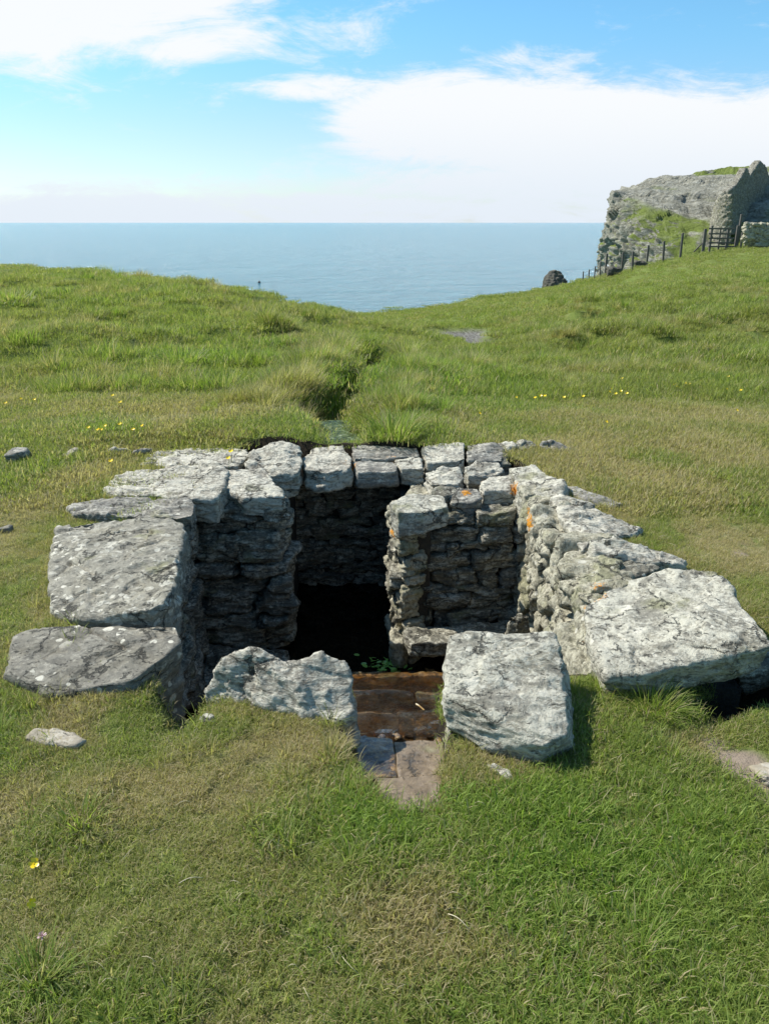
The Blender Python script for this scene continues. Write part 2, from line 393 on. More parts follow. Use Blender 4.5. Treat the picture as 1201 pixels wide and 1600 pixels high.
# ------------------------------------------------------------------ terrain
ctl = []
def C_(px, py, y, dz=0): p = Y(px, py+(8 if y > 35 else 5 if y > 15 else 0), y); ctl.append((p[0], p[1], p[2]+dz))
for x in (-7, -4, -2, 0, 2, 4, 7):
    for y in (-6, -2, 1, 3.5): ctl.append((x, y, 0.0))
for (x, y, z) in [(-1.2, 5.9, 0), (0, 6.0, -.02), (1.2, 5.9, 0), (-2.5, 5.5, .02), (2.5, 5.5, .02), (-5, 6, .02), (5, 6, 0)]: ctl.append((x, y, z))
for a in [(0, 600, 8.6), (0, 500, 14.6), (0, 450, 22), (0, 417, 36), (180, 430, 31), (340, 448, 26), (425, 461, 23.5), (500, 479, 22.5), (545, 494, 22), (570, 502, 22), (600, 480, 44), (650, 474, 44), (520, 500, 30), (480, 490, 32),
          (200, 500, 14.6), (200, 600, 8.6), (350, 520, 13), (350, 600, 8.7), (450, 520, 14), (480, 600, 8.9), (430, 490, 18),
          (540, 560, 11.5), (560, 520, 17), (600, 640, 7.3), (640, 540, 14.8), (700, 512, 20.5), (770, 530, 17.5), (600, 497, 34), (585, 503, 20), (630, 516, 17), (610, 527, 27), (578, 522, 30), (700, 503, 23.5), (775, 520, 20), (700, 546, 15.6), (740, 552, 14.6), (557, 486, 42),
          (650, 600, 9.0), (700, 470, 44), (780, 458, 46), (850, 447, 49), (940, 431, 51), (1000, 413, 50), (1095, 393, 46), (1200, 386, 46),
          (760, 490, 30), (850, 500, 24), (880, 567, 12.0), (900, 525, 16.5), (1000, 490, 22), (1000, 440, 36), (1100, 560, 11.6), (1100, 500, 19), (1100, 430, 33),
          (1200, 560, 11.2), (1200, 500, 16), (1200, 440, 27), (800, 620, 8.4), (1000, 620, 8.3), (1200, 640, 7.8), (950, 590, 10)]: C_(*a)
for (x, y, z) in [(-30, 20, .3), (-30, 36, 0), (-60, 0, 2), (-60, 40, 0), (0, -60, 4), (-60, -60, 4), (60, -60, 4), (60, 0, 3), (60, 46, 2), (34, 46, .9), (20, 20, .3), (40, 20, 1.2), (-22, -20, 1), (22, -20, 1), (25, 62, 0), (34, 66, 2), (50, 70, 4)]: ctl.append((x, y, z))
ctl = np.array(ctl)
def _U(r2): return np.where(r2 > 0, .5*r2*np.log(r2+1e-12), 0)
_n = len(ctl); _X = ctl[:, :2]/20
_K = _U(((_X[:, None]-_X[None])**2).sum(-1))+np.eye(_n)*2e-4
_P = np.c_[np.ones(_n), _X]
_A = np.block([[_K, _P], [_P.T, np.zeros((3, 3))]]); _s = np.linalg.solve(_A, np.r_[ctl[:, 2], 0, 0, 0])
def tps(x, y):
    x = np.asarray(x, float).ravel()/20; y = np.asarray(y, float).ravel()/20; out = _s[_n]+_s[_n+1]*x+_s[_n+2]*y
    for k in range(_n): out += _s[k]*_U((x-_X[k, 0])**2+(y-_X[k, 1])**2)
    return out
def seg_dist(x, y, pl):
    d = np.full(len(x), 1e9)
    for a, b in zip(pl[:-1], pl[1:]):
        ax, ay = a[0], a[1]; bx, by = b[0]-ax, b[1]-ay; t = np.clip(((x-ax)*bx+(y-ay)*by)/(bx*bx+by*by), 0, 1)
        d = np.minimum(d, np.hypot(x-ax-t*bx, y-ay-t*by))
    return d
def inpoly(x, y, poly):
    ins = np.zeros(len(x), bool); n = len(poly)
    for i in range(n):
        x1, y1 = poly[i]; x2, y2 = poly[(i+1) % n]
        if y1 == y2: continue
        c = ((y1 > y) != (y2 > y)) & (x < (x2-x1)*(y-y1)/(y2-y1)+x1); ins ^= c
    return ins
def sdpoly(x, y, poly):
    d = seg_dist(x, y, list(poly)+[poly[0]]); return np.where(inpoly(x, y, poly), -d, d)
PIT = [(-1.02, 2.62), (-1.10, 3.4), (-1.22, 4.4), (-1.2, 5.0), (-1.0, 5.68), (.86, 5.72), (.98, 5.2), (.97, 3.4), (.95, 2.62)]
NOTCH = [(-.14, 2.75), (-.135, 2.15), (-.05, 1.89), (.18, 1.88), (.21, 2.1), (.22, 2.75)]
HOLLOW = [(-.86, 2.75), (-.84, 2.45), (-.76, 2.24), (-.67, 2.22), (-.61, 2.45), (-.58, 2.75)]
HOLR = [tuple(Z(*p)[:2]) for p in [(1075, 1085), (1070, 1130), (1130, 1135), (1200, 1110), (1290, 1080), (1290, 1000), (1120, 1010)]]
STREAM = [tuple(Z(px, py, -.1)[:2]) for px, py in [(535, 700), (520, 668), (500, 655), (540, 632), (548, 610), (575, 590), (598, 570), (590, 552), (575, 540)]]
POND = [tuple(Y(*p)[:2]) for p in [(660, 511, 20.5), (700, 504, 22), (750, 506, 22), (745, 514, 19.8), (782, 522, 18.6), (790, 538, 16.8), (758, 538, 16.9), (745, 524, 18.4), (690, 518, 19.2)]]
def yedge(x, y):   # where the turf ends and the ground drops to the sea
    az = x/np.maximum(y, .1)
    return np.interp(az, [-1.5, -.52, -.35, -.22, -.15, -.09, -.052, -.046, .1, .22, .3, .42, .5, 1.5], [60, 37, 32, 27, 24.5, 23, 22, 43, 46, 51, 53, 60, 75, 90])
def height(x, y, detail=True):
    shp = np.shape(x); x = np.asarray(x, float).ravel(); y = np.asarray(y, float).ravel()
    z = tps(x, y); r = np.hypot(x, y); P = np.c_[x, y, 0*x]
    d = np.maximum(0, y-yedge(x, y)); z = z-np.minimum(.35*d**1.35, 40)*np.where(y > 5, 1, 0)
    z = np.where(r > 110, z-(r-110)*.25*(y > 0), z)
    far = sst(r, 7, 14)*(.2+.8*sst(sdpoly(x, y, POND), .2, 2.0))
    z += far*(.13*gn(P*.35, 1)+.13*gn(P*.8, 2)+.085*gn(P*1.7, 3)+.30*(np.abs(gn(P*.85+.3*gn(P*.7, 21)[:, None], 15))-.25)+.13*(np.abs(gn(P*2.1, 16))-.25)) + far*sst(x-y*.1, 0, 4)*sst(y, 12, 16)*(1-sst(y, 26, 34))*.26*fbm(P*np.array((.42, .8, 1)), 2, 4, .5, True)
    if detail:
        near = 1-sst(r, 9, 16)
        z += near*(.026*gn(P*1.3, 5)+.018*gn(P*4, 6)+.011*gn(P*10, 7))
    # stream bed behind the well with steep grassy banks
    sd = seg_dist(x, y, STREAM)+.06*gn(P*3, 8)
    z -= (.13+.34*sst(y, 7.1, 7.9))*(1-sst(sd-.10*(1-sst(y, 7.0, 7.5)), .14, .40))
    bank = (1-sst(sd, .5, 1.3))*(sst(sd, .2, .5)); z += bank*.10*(1+.8*gn(P*1.6, 9))
    pd = sdpoly(x, y, POND)+.35*gn(P*1.3, 10)
    z -= .14*(1-sst(pd, -.1, .5))
    # turf lip above the corner slab
    lip = Z(260, 698)[:2]; e = ((x-lip[0])/.75)**2+((y-lip[1]-.22)/.35)**2; z += .10*np.exp(-e)
    # well pit
    sp_ = sdpoly(x, y, PIT); fl = np.interp(y, [2.6, 3.3, 4.3], [-.50, -.95, -1.35])
    z = np.where(sp_ < 0, np.minimum(z, fl), z)
    k = 1-sst(sdpoly(x, y, NOTCH)+.02*gn(P*9, 12), -.05, .02); z = z-k*np.interp(y, [1.9, 2.05, 2.3, 2.7], [.06, .12, .3, .5])*(sp_ >= 0)
    k = 1-sst(sdpoly(x, y, HOLLOW)+.03*gn(P*6, 12), -.12, .04); z = z-k*.30*(sp_ >= 0)
    k = 1-sst(sdpoly(x, y, HOLR)+.03*gn(P*6, 13), -.10, .05); z = z-k*.22*(sp_ >= 0)
    return z.reshape(shp)
def elips(x, y, lst):
    m = np.zeros(len(x))
    for (px, py, rx, ry, s) in lst:
        c = Z(px, py); top = Z(px, py-ry)[1]; dep = c[1]*math.cos(PITCH)+CAMH*math.sin(PITCH)
        e = ((x-c[0])/(rx*dep/F_PX))**2+((y-c[1])/(top-c[1]))**2; m = np.maximum(m, s*np.exp(-e))
    return m
DRY = [(1000, 730, 260, 60, .65), (1150, 860, 120, 70, .6), (50, 790, 100, 130, .6), (880, 700, 160, 25, .45), (250, 640, 250, 25, .3), (350, 1260, 160, 50, .5), (240, 1230, 130, 60, .85), (430, 1160, 110, 40, .9), (300, 1190, 90, 40, .8), (860, 1190, 90, 30, .8), (780, 1190, 60, 30, .9), (60, 900, 80, 60, .75), (60, 820, 90, 50, .5), (40, 960, 60, 30, .8), (100, 1130, 70, 50, .9), (300, 665, 110, 25, .9),
       (1000, 790, 140, 35, .6), (1120, 830, 100, 40, .5), (1100, 640, 180, 22, .75), (900, 650, 200, 16, .5), (1180, 900, 60, 80, .4), (640, 1420, 80, 40, .35), (150, 740, 120, 25, .45), (20, 1260, 60, 50, .7), (1080, 1150, 80, 40, .6), (900, 1150, 60, 40, .5), (760, 1480, 120, 40, .3), (1050, 720, 150, 25, .5), (60, 1220, 60, 50, .5), (80, 700, 100, 25, .35), (60, 1380, 30, 60, .4)]
BARE = [(1150, 1190, 50, 30, 1.2), (1190, 1220, 50, 40, 1.2), (1120, 1160, 35, 20, .95), (1105, 772, 26, 8, .95), (1045, 805, 22, 5, .8), (70, 915, 40, 14, .5), (130, 1175, 45, 14, .7), (1150, 870, 30, 8, .6), (50, 1155, 50, 20, .7), (110, 1150, 40, 20, .7), (1080, 1120, 30, 20, .6), (60, 970, 40, 12, .6), (1175, 1290, 22, 45, .6), (20, 1345, 12, 30, .4)]
LUSH = [(950, 1350, 260, 130, .75), (820, 1520, 300, 110, .6), (420, 1500, 200, 90, .45), (620, 1400, 120, 80, .4), (520, 1230, 70, 55, 1), (440, 1290, 70, 40, .8), (560, 1300, 60, 60, .8), (380, 1440, 90, 60, .7), (700, 1250, 60, 30, .7), (130, 1300, 60, 50, .6), (60, 1560, 90, 70, .9), (250, 1560, 120, 60, .5), (1120, 1340, 90, 60, .6), (640, 1320, 110, 50, .7), (1010, 1100, 70, 30, .6), (1160, 1120, 50, 20, .6), (900, 1120, 50, 25, .5),
        (480, 1440, 60, 80, .6), (700, 1560, 200, 40, .3), (1100, 1450, 120, 90, .35), (290, 560, 70, 14, .8), (440, 520, 60, 12, .6), (640, 600, 200, 50, .9), (460, 620, 70, 40, .8), (200, 680, 60, 12, .5)]
def masks(x, y):
    x = np.asarray(x, float); y = np.asarray(y, float); P = np.c_[x, y, 0*x]
    nf = fbm(P*2.2, 3, 30); n2 = fbm(P*8, 2, 33)
    nb = fbm(P*.45, 3, 36)
    dry = np.clip(elips(x, y, DRY)*(1+.7*nf)+.30*nf+.26*n2+.24*nb+.02, 0, 1)
    bare = np.clip((elips(x, y, BARE)+.28*nf+.2*n2-.42)*2.6, 0, 1)
    lush = np.clip(elips(x, y, LUSH)*(1+.5*nf)+.42*fbm(P*1.1, 3, 39)+.3*fbm(P*.3, 2, 42)+.15, 0, 1)
    sd = seg_dist(x, y, STREAM); pd = sdpoly(x, y, POND)+.35*gn(P*1.3, 10)
    mud = np.maximum(1-sst(sd, .12, .24), 1-sst(pd, -.05, .3))
    wild = sst(y, 7.3, 9.5)*(1-sst(y, 60, 70))
    return dry, bare, lush, mud, wild, sd
def ground_mat():
    m, T, b, out = newmat('turf_soil'); t = T.new('ShaderNodeTexCoord'); P = t.outputs['Object']
    A = lambda n: T.new('ShaderNodeAttribute', attribute_name=n).outputs['Fac']
    n1 = T.noise(P, 1.1, 6, .6); n2 = T.noise(P, 14, 6, .7); n3 = T.noise(P, 120, 4, .7)
    g = T.mix(n2, (.08, .11, .02), (.17, .21, .05))
    g = T.mix(T.math('MULTIPLY', T.sstep(n1, .45, .7), .5), g, (.10, .115, .035))
    straw = T.mix(n3, (.14, .115, .055), (.27, .23, .12))
    c = T.mix(T.math('MULTIPLY', A('dry'), T.sstep(n2, .3, .6)), g, straw)
    soil = T.mix(n2, (.14, .105, .075), (.36, .29, .22))
    c = T.mix(A('bare'), c, soil)
    mud = T.mix(T.sstep(n2, .4, .6), (.07, .062, .05), (.23, .22, .19))
    c = T.mix(A('mud'), c, mud)
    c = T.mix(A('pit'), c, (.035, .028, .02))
    T.set(b.inputs['Base Color'], c); T.set(b.inputs['Roughness'], .95); T.set(b.inputs['Specular IOR Level'], .1)
    bp = T.new('ShaderNodeBump', {'Height': T.math('ADD', n2, T.math('MULTIPLY', n3, .4)), 'Distance': .02}); T.l.new(bp.outputs[0], b.inputs['Normal'])
    return m
def axis_lines(a, b, fa, fb, step, grow):
    c = list(np.arange(fa, fb+1e-6, step)); s = step; v = fb
    while v < b: s = s*grow; v += s; c.append(v)
    s = step; v = fa
    while v > a: s = s*grow; v -= s; c.insert(0, v)
    return np.array(c)
xs = axis_lines(-160, 160, -1.6, 1.6, .025, 1.022); ys = axis_lines(-120, 150, 1.2, 6.4, .025, 1.022)
GX, GY = np.meshgrid(xs, ys); gz = height(GX, GY)
nx, ny = len(xs), len(ys); I = np.arange(nx*ny).reshape(ny, nx)
Fq = np.stack([I[:-1, :-1], I[:-1, 1:], I[1:, 1:], I[1:, :-1]], -1).reshape(-1, 4)
gx, gy = GX.ravel(), GY.ravel()
dry, bare, lush, mud, wild, sd = masks(gx, gy)
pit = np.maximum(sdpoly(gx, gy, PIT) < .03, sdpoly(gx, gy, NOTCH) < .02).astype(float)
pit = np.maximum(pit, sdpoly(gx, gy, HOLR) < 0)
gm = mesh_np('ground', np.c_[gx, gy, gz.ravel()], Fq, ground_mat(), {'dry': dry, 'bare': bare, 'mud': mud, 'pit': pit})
tag(link('ground', gm), 'uneven grassy headland turf around the sunken stone well', 'ground', kind='structure')
print('ground', nx, ny)

# ------------------------------------------------------------------ sea
def sea_mat():
    m, T, b, out = newmat('sea_water'); t = T.new('ShaderNodeTexCoord'); P = t.outputs['Object']
    S = T.vmul(P, (1, 1.5, 1))
    n1 = T.noise(T.vmul(P, (1, 1.3, 1)), .035, 5, .65); n2 = T.noise(S, .16, 7, .72, .4); n3 = T.noise(S, 1.5, 4, .65)
    T.set(b.inputs['Base Color'], T.mix(n1, (.09, .25, .30), (.13, .31, .36)))
    T.set(b.inputs['Roughness'], .13); T.set(b.inputs['IOR'], 1.33); T.set(b.inputs['Specular IOR Level'], .30)
    h = T.math('ADD', T.math('MULTIPLY', n2, 3.4), T.math('ADD', T.math('MULTIPLY', n3, .22), T.math('MULTIPLY', n1, 9.0)))
    bp = T.new('ShaderNodeBump', {'Height': h, 'Distance': 1.0, 'Strength': .9}); T.l.new(bp.outputs[0], b.inputs['Normal'])
    return m
SEA = -14.0
th = np.linspace(0, 2*math.pi, 97)[:-1]; rr = [0, 60, 200, 800, 3000, 12000, 45000]
V = [(0, 0, SEA)]; Fc = []
for r_ in rr[1:]: V += [(r_*math.cos(a), r_*math.sin(a), SEA) for a in th]
for i in range(96): Fc.append([0, 1+i, 1+(i+1) % 96])
for k in range(len(rr)-2):
    for i in range(96): Fc.append([1+k*96+i, 1+(k+1)*96+i, 1+(k+1)*96+(i+1) % 96, 1+k*96+(i+1) % 96])
tag(link('sea', mesh_np('sea', V, Fc, sea_mat(), smooth=False)), 'blue sea stretching to the horizon', 'sea', kind='structure')
def G(px, py, y0=1.0, y1=75):
    d = ray(px, py); ys_ = np.linspace(y0, y1, 900); t = ys_/d[1]; zz = CAMH+d[2]*t
    h = height(d[0]*t, ys_); k = np.argmax(zz < h)
    if not (zz < h).any(): k = int(np.argmin(zz-h))
    return np.array((d[0]*t[k], ys_[k], h[k]))

# ------------------------------------------------------------------ orange lichen spots
for (px, py, z, r) in [(925, 933, .12, .05), (935, 908, .12, .035), (940, 925, .12, .03), (896, 992, .08, .03), (822, 818, .02, .045), (806, 765, .0, .04), (545, 735, -.03, .05), (612, 724, -.02, .045),
                       (470, 715, .0, .05), (540, 745, -.05, .04), (745, 758, -.02, .05), (735, 755, .0, .04), (618, 832, -.2, .04), (802, 785, .0, .03), (830, 800, .0, .03), (728, 770, .0, .03)]:
    ORANGE.append((Z(px, py, z), r*1.2))

# ------------------------------------------------------------------ left coping slabs
PL = 'pale'
slab('coping_slab', [(8, 1050, .03), (22, 992, .03), (66, 980, .04), (120, 980, .04), (276, 976, .07), (284, 1004, .06), (256, 1024, .06), (210, 1062, .05), (156, 1072, .04), (80, 1084, .03)], .34, 'slate',
     'large cracked dark grey slab, nearest of the flat slabs on the left side', grow=-.04, rough=.03, lay=.004, vox=.008,
     grooves=[([Z(140, 994), Z(152, 1006), Z(176, 1020), Z(194, 1027), Z(198, 1030), Z(168, 1040)], .012, .016), ([Z(60, 1050), Z(84, 1030), Z(110, 1026)], .006, .006)])
slab('coping_slab', [(90, 824, .05), (148, 812, .06), (224, 809, .08), (270, 810, .09), (286, 820, .09), (282, 850, .09), (274, 880, .10), (274, 912, .11), (256, 940, .12), (236, 952, .12), (196, 958, .10), (172, 956, .09), (136, 968, .06), (88, 956, .04), (76, 914, .04), (112, 890, .05), (116, 860, .05)], .22, 'spotty',
     'big grey slab on the left covered in round white lichen spots', rough=.045, lay=.007, vox=.008, grow=.0,
     grooves=[([Z(112, 898), Z(135, 912), Z(152, 926)], .01, .014), ([Z(94, 822), Z(120, 826), Z(150, 824)], .01, .01)])
slab('coping_slab', [(104, 791, .03), (160, 777, .04), (296, 781, .08), (305, 792, .08), (301, 806, .08), (276, 809, .08), (224, 805, .06), (160, 802, .04), (114, 802, .03)], .15, 'streaky',
     'long narrow streaked slab tapering into the grass on the left', rough=.035, lay=.009, vox=.008, foli=(.05, 1, .5))
slab('coping_slab', [(166, 762, .03), (182, 744, .04), (224, 733, .04), (346, 727, .07), (356, 740, .07), (351, 762, .07), (338, 779, .07), (304, 779, .07), (224, 775, .05), (172, 769, .03)], .16, PL,
     'wide pale wrinkled slab left of the square corner stone', rough=.04, lay=.011, vox=.008, foli=(.1, .9, .6))
slab('coping_slab', [(218, 726, .02), (240, 706, .03), (290, 700, .04), (384, 702, .06), (390, 712, .06), (372, 727, .06), (346, 726, .05), (280, 729, .04)], .14, PL,
     'pale back corner slab lying below the overhanging turf lip', rough=.04, lay=.010, vox=.009, foli=(.1, .9, .6))
slab('coping_slab', [(354, 735, .05), (412, 732, .06), (440, 768, .03), (442, 776, .03), (382, 779, .03), (357, 768, .04)], .12, PL,
     'squarish greenish-white stone capping the left pier', rough=.05, lay=.007, vox=.007)
rock('stone', [[Z(160, 712, .0), Z(175, 702, .06), Z(200, 702, .05), Z(212, 712, .0), Z(185, 716, -.02), Z(170, 708, -.1)]], PL, 'small broken stone poking from turf left of the back corner slab', vox=.008, rough=.1)
rock('stone', [[Z(203, 714, .0), Z(212, 704, .05), Z(238, 702, .05), Z(242, 712, .0), Z(220, 716, -.02), Z(220, 708, -.1)]], 'streaky', 'low stone touching the back corner slab at its left tip', vox=.008, rough=.1)
# left wall lower stones seen as big side blocks
# ------------------------------------------------------------------ back coping
slab('coping_stone', [(384, 728, .05), (396, 704, .10), (432, 690, .13), (466, 699, .10), (472, 720, .06), (466, 738, .03), (436, 742, .02), (400, 742, .02)], .17, PL, 'rounded white boulder at the left end of the back wall', rough=.07, lay=.010, vox=.008)
slab('coping_stone', [(474, 724, .03), (486, 702, .05), (534, 693, .06), (549, 712, .05), (549, 730, .03), (512, 738, .02), (476, 734, .02)], .14, PL, 'pale block with dark gap on its left along the back wall top', rough=.06, lay=.010, vox=.008)
slab('coping_stone', [(552, 715, .04), (550, 698, .05), (600, 693, .05), (652, 693, .05), (656, 712, .03), (600, 717, .03)], .10, 'streaky', 'long flat slab at the rear of the back wall top', rough=.05, lay=.008, vox=.009, foli=(0, .9, .6))
slab('coping_stone', [(549, 722, .015), (616, 720, .02), (622, 727, .02), (620, 736, .01), (560, 738, .0)], .11, 'streaky', 'broad low block with orange lichen facing into the well from the back wall', rough=.05, lay=.008, vox=.008)
slab('coping_stone', [(618, 719, .02), (656, 717, .02), (661, 732, .01), (628, 734, .0)], .11, PL, 'small pale block beside the dark chamber corner on the back wall', rough=.07, lay=.008, vox=.007)
slab('coping_stone', [(657, 696, .06), (724, 693, .07), (727, 716, .05), (712, 722, .03), (666, 724, .02)], .12, PL, 'flat pale slab in the middle of the back wall right of the chamber', rough=.045, lay=.008, vox=.008)
slab('coping_stone', [(728, 695, .06), (772, 693, .08), (784, 700, .06), (798, 728, -.02), (782, 720, .02), (730, 719, .04)], .13, 'streaky', 'sloping wedge stone with a shaded end on the back wall', rough=.05, lay=.008, vox=.008)
rock('coping_stone', [[Z(776, 694, .05), Z(800, 690, .07), Z(808, 698, .05), Z(800, 712, 0), Z(780, 708, 0), Z(792, 700, -.12), Z(778, 700, -.1), Z(805, 704, -.1)]], PL, 'small white stone wedged between the sloping wedge and the dark knobbly stone', vox=.008, rough=.08)
rock('stone', [[Z(804, 712, 0), Z(806, 690, .07), Z(824, 685, .09), Z(840, 692, .07), Z(842, 712, 0), Z(820, 718, -.02), Z(820, 700, -.15), Z(838, 702, -.15)]], 'wall', 'dark knobbly stone standing at the right end of the back wall', vox=.007, rough=.10, lay=.010)
rock('stone', [[Z(844, 712, 0), Z(846, 692, .07), Z(862, 690, .08), Z(900, 706, .01), Z(896, 712, 0), Z(860, 716, -.02), Z(862, 700, -.12), Z(885, 706, -.1)]], 'streaky', 'streaked wedge stone lying in grass just beyond the back wall end', vox=.007, rough=.07, lay=.010)
rock('stone', [[Z(912, 713, .01), Z(918, 709, .025), Z(944, 710, .02), Z(946, 714, .01), Z(928, 712, -.05)]], 'slate', 'thin flat stone lying in turf right of the back wall', vox=.007, rough=.05)
# ------------------------------------------------------------------ pier top
slab('coping_stone', [(664, 738, .03), (690, 729, .06), (718, 733, .05), (726, 746, .02), (716, 757, .0), (674, 757, -.0)], .11, PL, 'pale rounded block behind the large pier corner stone', rough=.07, lay=.009, vox=.007)
slab('coping_stone', [(726, 730, .04), (742, 720, .05), (778, 720, .05), (788, 734, .02), (780, 742, .0), (730, 744, .0)], .11, PL, 'pale ridged stone in the rear row on the right pier', rough=.07, lay=.010, vox=.007)
slab('coping_stone', [(752, 752, .02), (766, 742, .04), (798, 744, .04), (805, 756, .02), (804, 766, .0), (756, 768, -.0)], .14, PL, 'bright white blocky stone at the pier corner by the right wall', rough=.08, lay=.010, vox=.007)
slab('coping_stone', [(700, 776, -.02), (716, 762, .02), (746, 763, .01), (752, 778, -.02), (742, 785, -.03), (706, 786, -.04)], .09, 'streaky', 'low flat pale stone between the pier corner stone and white blocky stone', rough=.06, lay=.008, vox=.007)
slab('coping_stone', [(672, 764, .02), (690, 757, .03), (712, 760, .02), (716, 770, .0), (690, 778, -.01)], .08, 'wall', 'small flat greenish stone bedded behind the pier corner stone', rough=.07, lay=.006, vox=.007)
rock('coping_stone', [[Z(610, 788, .03), Z(638, 772, .04), Z(692, 774, .04), Z(699, 792, .03), Z(662, 801, .02), Z(622, 801, .02)] + [Z(611, 788, .03)+(0, 0, -.15), Z(692, 774, .04)+(0, 0, -.13), Z(699, 792, .03)+(.0, .0, -.12), Z(662, 801, .02)+(0, 0, -.13), Z(624, 801, .02)+(.0, .0, -.15), Z(638, 772, .04)+(0, 0, -.14)]], 'boulder',
     'large smooth grey-green corner stone capping the pier beside the dark chamber', rough=.03, lay=.004, vox=.006, fac=.3, peel=(.012, .8))
# ------------------------------------------------------------------ right coping
slab('coping_slab', [(793, 730, .08), (836, 727, .10), (880, 752, .10), (882, 764, .07), (862, 776, .06), (862, 800, .02), (846, 806, .0), (818, 778, .02)], .14, 'boulder', 'long lichened slab at the far end of the right coping', rough=.05, lay=.007, vox=.008, foli=(1, .4, .8))
slab('coping_slab', [(878, 762, .04), (900, 762, .05), (972, 787, .03), (956, 793, .02), (912, 784, .03)], .08, 'streaky', 'flat rough stone half buried in turf outside the right coping', rough=.06, lay=.010, vox=.008)
slab('coping_slab', [(863, 780, .11), (888, 776, .12), (940, 796, .09), (1002, 822, .05), (1000, 830, .04), (925, 842, .09), (908, 860, .07), (890, 836, .08)], .13, PL, 'long white flaky slab in the middle of the right coping', rough=.05, lay=.012, vox=.008, foli=(.3, 1, .8))
slab('coping_slab', [(920, 842, .14), (962, 837, .15), (1030, 858, .10), (1070, 876, .06), (1066, 884, .05), (1030, 880, .08), (970, 864, .12), (926, 860, .13)], .085, PL, 'bright flaky slab with a dark gap beneath it behind the largest slab', rough=.045, lay=.012, vox=.008, foli=(.3, 1, .9))
rock('stone', [[Z(950, 884, .10), Z(1000, 880, .10), Z(1032, 888, .08), Z(980, 912, .05), Z(956, 914, .05), Z(952, 900, -.1), Z(1020, 894, -.1), Z(970, 912, -.12)]], 'wall', 'rough stone squeezed between the bright flaky slab and the largest slab', vox=.008, rough=.09, lay=.010)
big = [(914, 944, .13), (960, 914, .16), (1030, 892, .17), (1116, 899, .19), (1146, 930, .20), (1202, 992, .22), (1206, 1010, .20), (1170, 1022, .16), (1110, 1018, .16), (1060, 1046, .13), (1006, 1052, .12), (950, 1056, .10), (928, 1020, .12), (916, 980, .13)]
slab('coping_slab', big, .10, 'boulder', 'largest slab, pale and wide, bridging a dark hollow at the right', rough=.05, lay=.006, vox=.009, grow=-.03, drop=(0, .02))
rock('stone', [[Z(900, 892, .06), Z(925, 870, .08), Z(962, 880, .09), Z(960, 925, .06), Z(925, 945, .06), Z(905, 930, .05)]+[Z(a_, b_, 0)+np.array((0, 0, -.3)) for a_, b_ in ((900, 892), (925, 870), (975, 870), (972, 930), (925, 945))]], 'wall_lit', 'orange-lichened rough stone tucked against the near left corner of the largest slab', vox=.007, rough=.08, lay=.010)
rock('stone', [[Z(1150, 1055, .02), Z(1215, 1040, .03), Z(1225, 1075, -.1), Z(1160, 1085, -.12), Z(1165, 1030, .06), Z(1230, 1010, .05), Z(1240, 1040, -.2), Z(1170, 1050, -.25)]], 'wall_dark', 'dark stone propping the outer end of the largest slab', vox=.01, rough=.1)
# ------------------------------------------------------------------ front boulders
bk = lambda p, dy, dz: p+np.array((0, dy, dz))
A = [Z(320, 1090, -.02), Z(334, 1052, .08), Z(362, 1024, .14), Z(398, 1014, .17), Z(420, 1024, .15), Z(470, 1050, .10), Z(480, 1125, -.02), Z(410, 1112, -.02), Z(355, 1100, -.02)]
A += [bk(A[0], .12, -.35), bk(A[3], .10, -.45), bk(A[6], .08, -.35), bk(A[5], .22, -.4)]
B = [Z(400, 1040, .13), Z(395, 1105, .0), Z(430, 1050, .13), Z(470, 1032, .14), Z(500, 1025, .16), Z(538, 1034, .14), Z(551, 1060, .10), Z(552, 1105, .04), Z(535, 1128, .0), Z(500, 1136, -.02), Z(450, 1122, -.03)]
B += [bk(B[5], .06, -.40), bk(B[4], .2, -.5), bk(B[0], .2, -.5), bk(B[7], .05, -.35)]
rock('boulder', [A, B], PL, 'saddle-topped white boulder left of the water channel', 'boulder', vox=.006, rough=.04, lay=.014, foli=(.25, -.5, 1), terr=.0, fac=.3, peel=(.012, .9))
rock('stone', [[Z(520, 1118, -.06), Z(553, 1100, -.05), Z(557, 1165, -.14), Z(545, 1172, -.18), Z(530, 1140, -.1), bk(Z(553, 1100, -.05), .1, -.3), bk(Z(545, 1172, -.18), .05, -.2), bk(Z(520, 1118, -.06), .1, -.3)]], 'wall', 'grey stone under the right end of the saddle-topped boulder', vox=.008, rough=.08)
D = [Z(704, 996, .20), Z(732, 987, .22), Z(862, 989, .21), Z(872, 1004, .20), Z(878, 1060, .16), Z(884, 1118, .12), Z(886, 1150, .10), Z(850, 1162, .10), Z(776, 1128, .115), Z(699, 1088, .13), Z(697, 1040, .16)]
D += [Z(698, 1138, .03), Z(752, 1170, .02), Z(842, 1190, .02), Z(895, 1172, .0), Z(897, 1110, .0), bk(Z(703, 1132, -.03), .1, -.2), bk(D[2], .02, -.36), bk(D[0], .02, -.36), bk(Z(842, 1184, -.02), .1, -.2)]
rock('boulder', [D], 'boulder', 'squared grey boulder with a tilted face right of the water channel', 'boulder', vox=.006, rough=.03, lay=.007, foli=(.1, .3, 1), terr=.0, fac=.35, peel=(.012, .8))
rock('stone', [[Z(696, 1135, -.05), Z(715, 1140, -.04), Z(722, 1190, -.05), Z(716, 1205, -.10), Z(702, 1195, -.15), bk(Z(700, 1150, -.2), .0, -.2), bk(Z(722, 1190, -.1), .05, -.2)]], 'wall_lit', 'upright greenish stone lining the right edge of the channel', vox=.007, rough=.08)
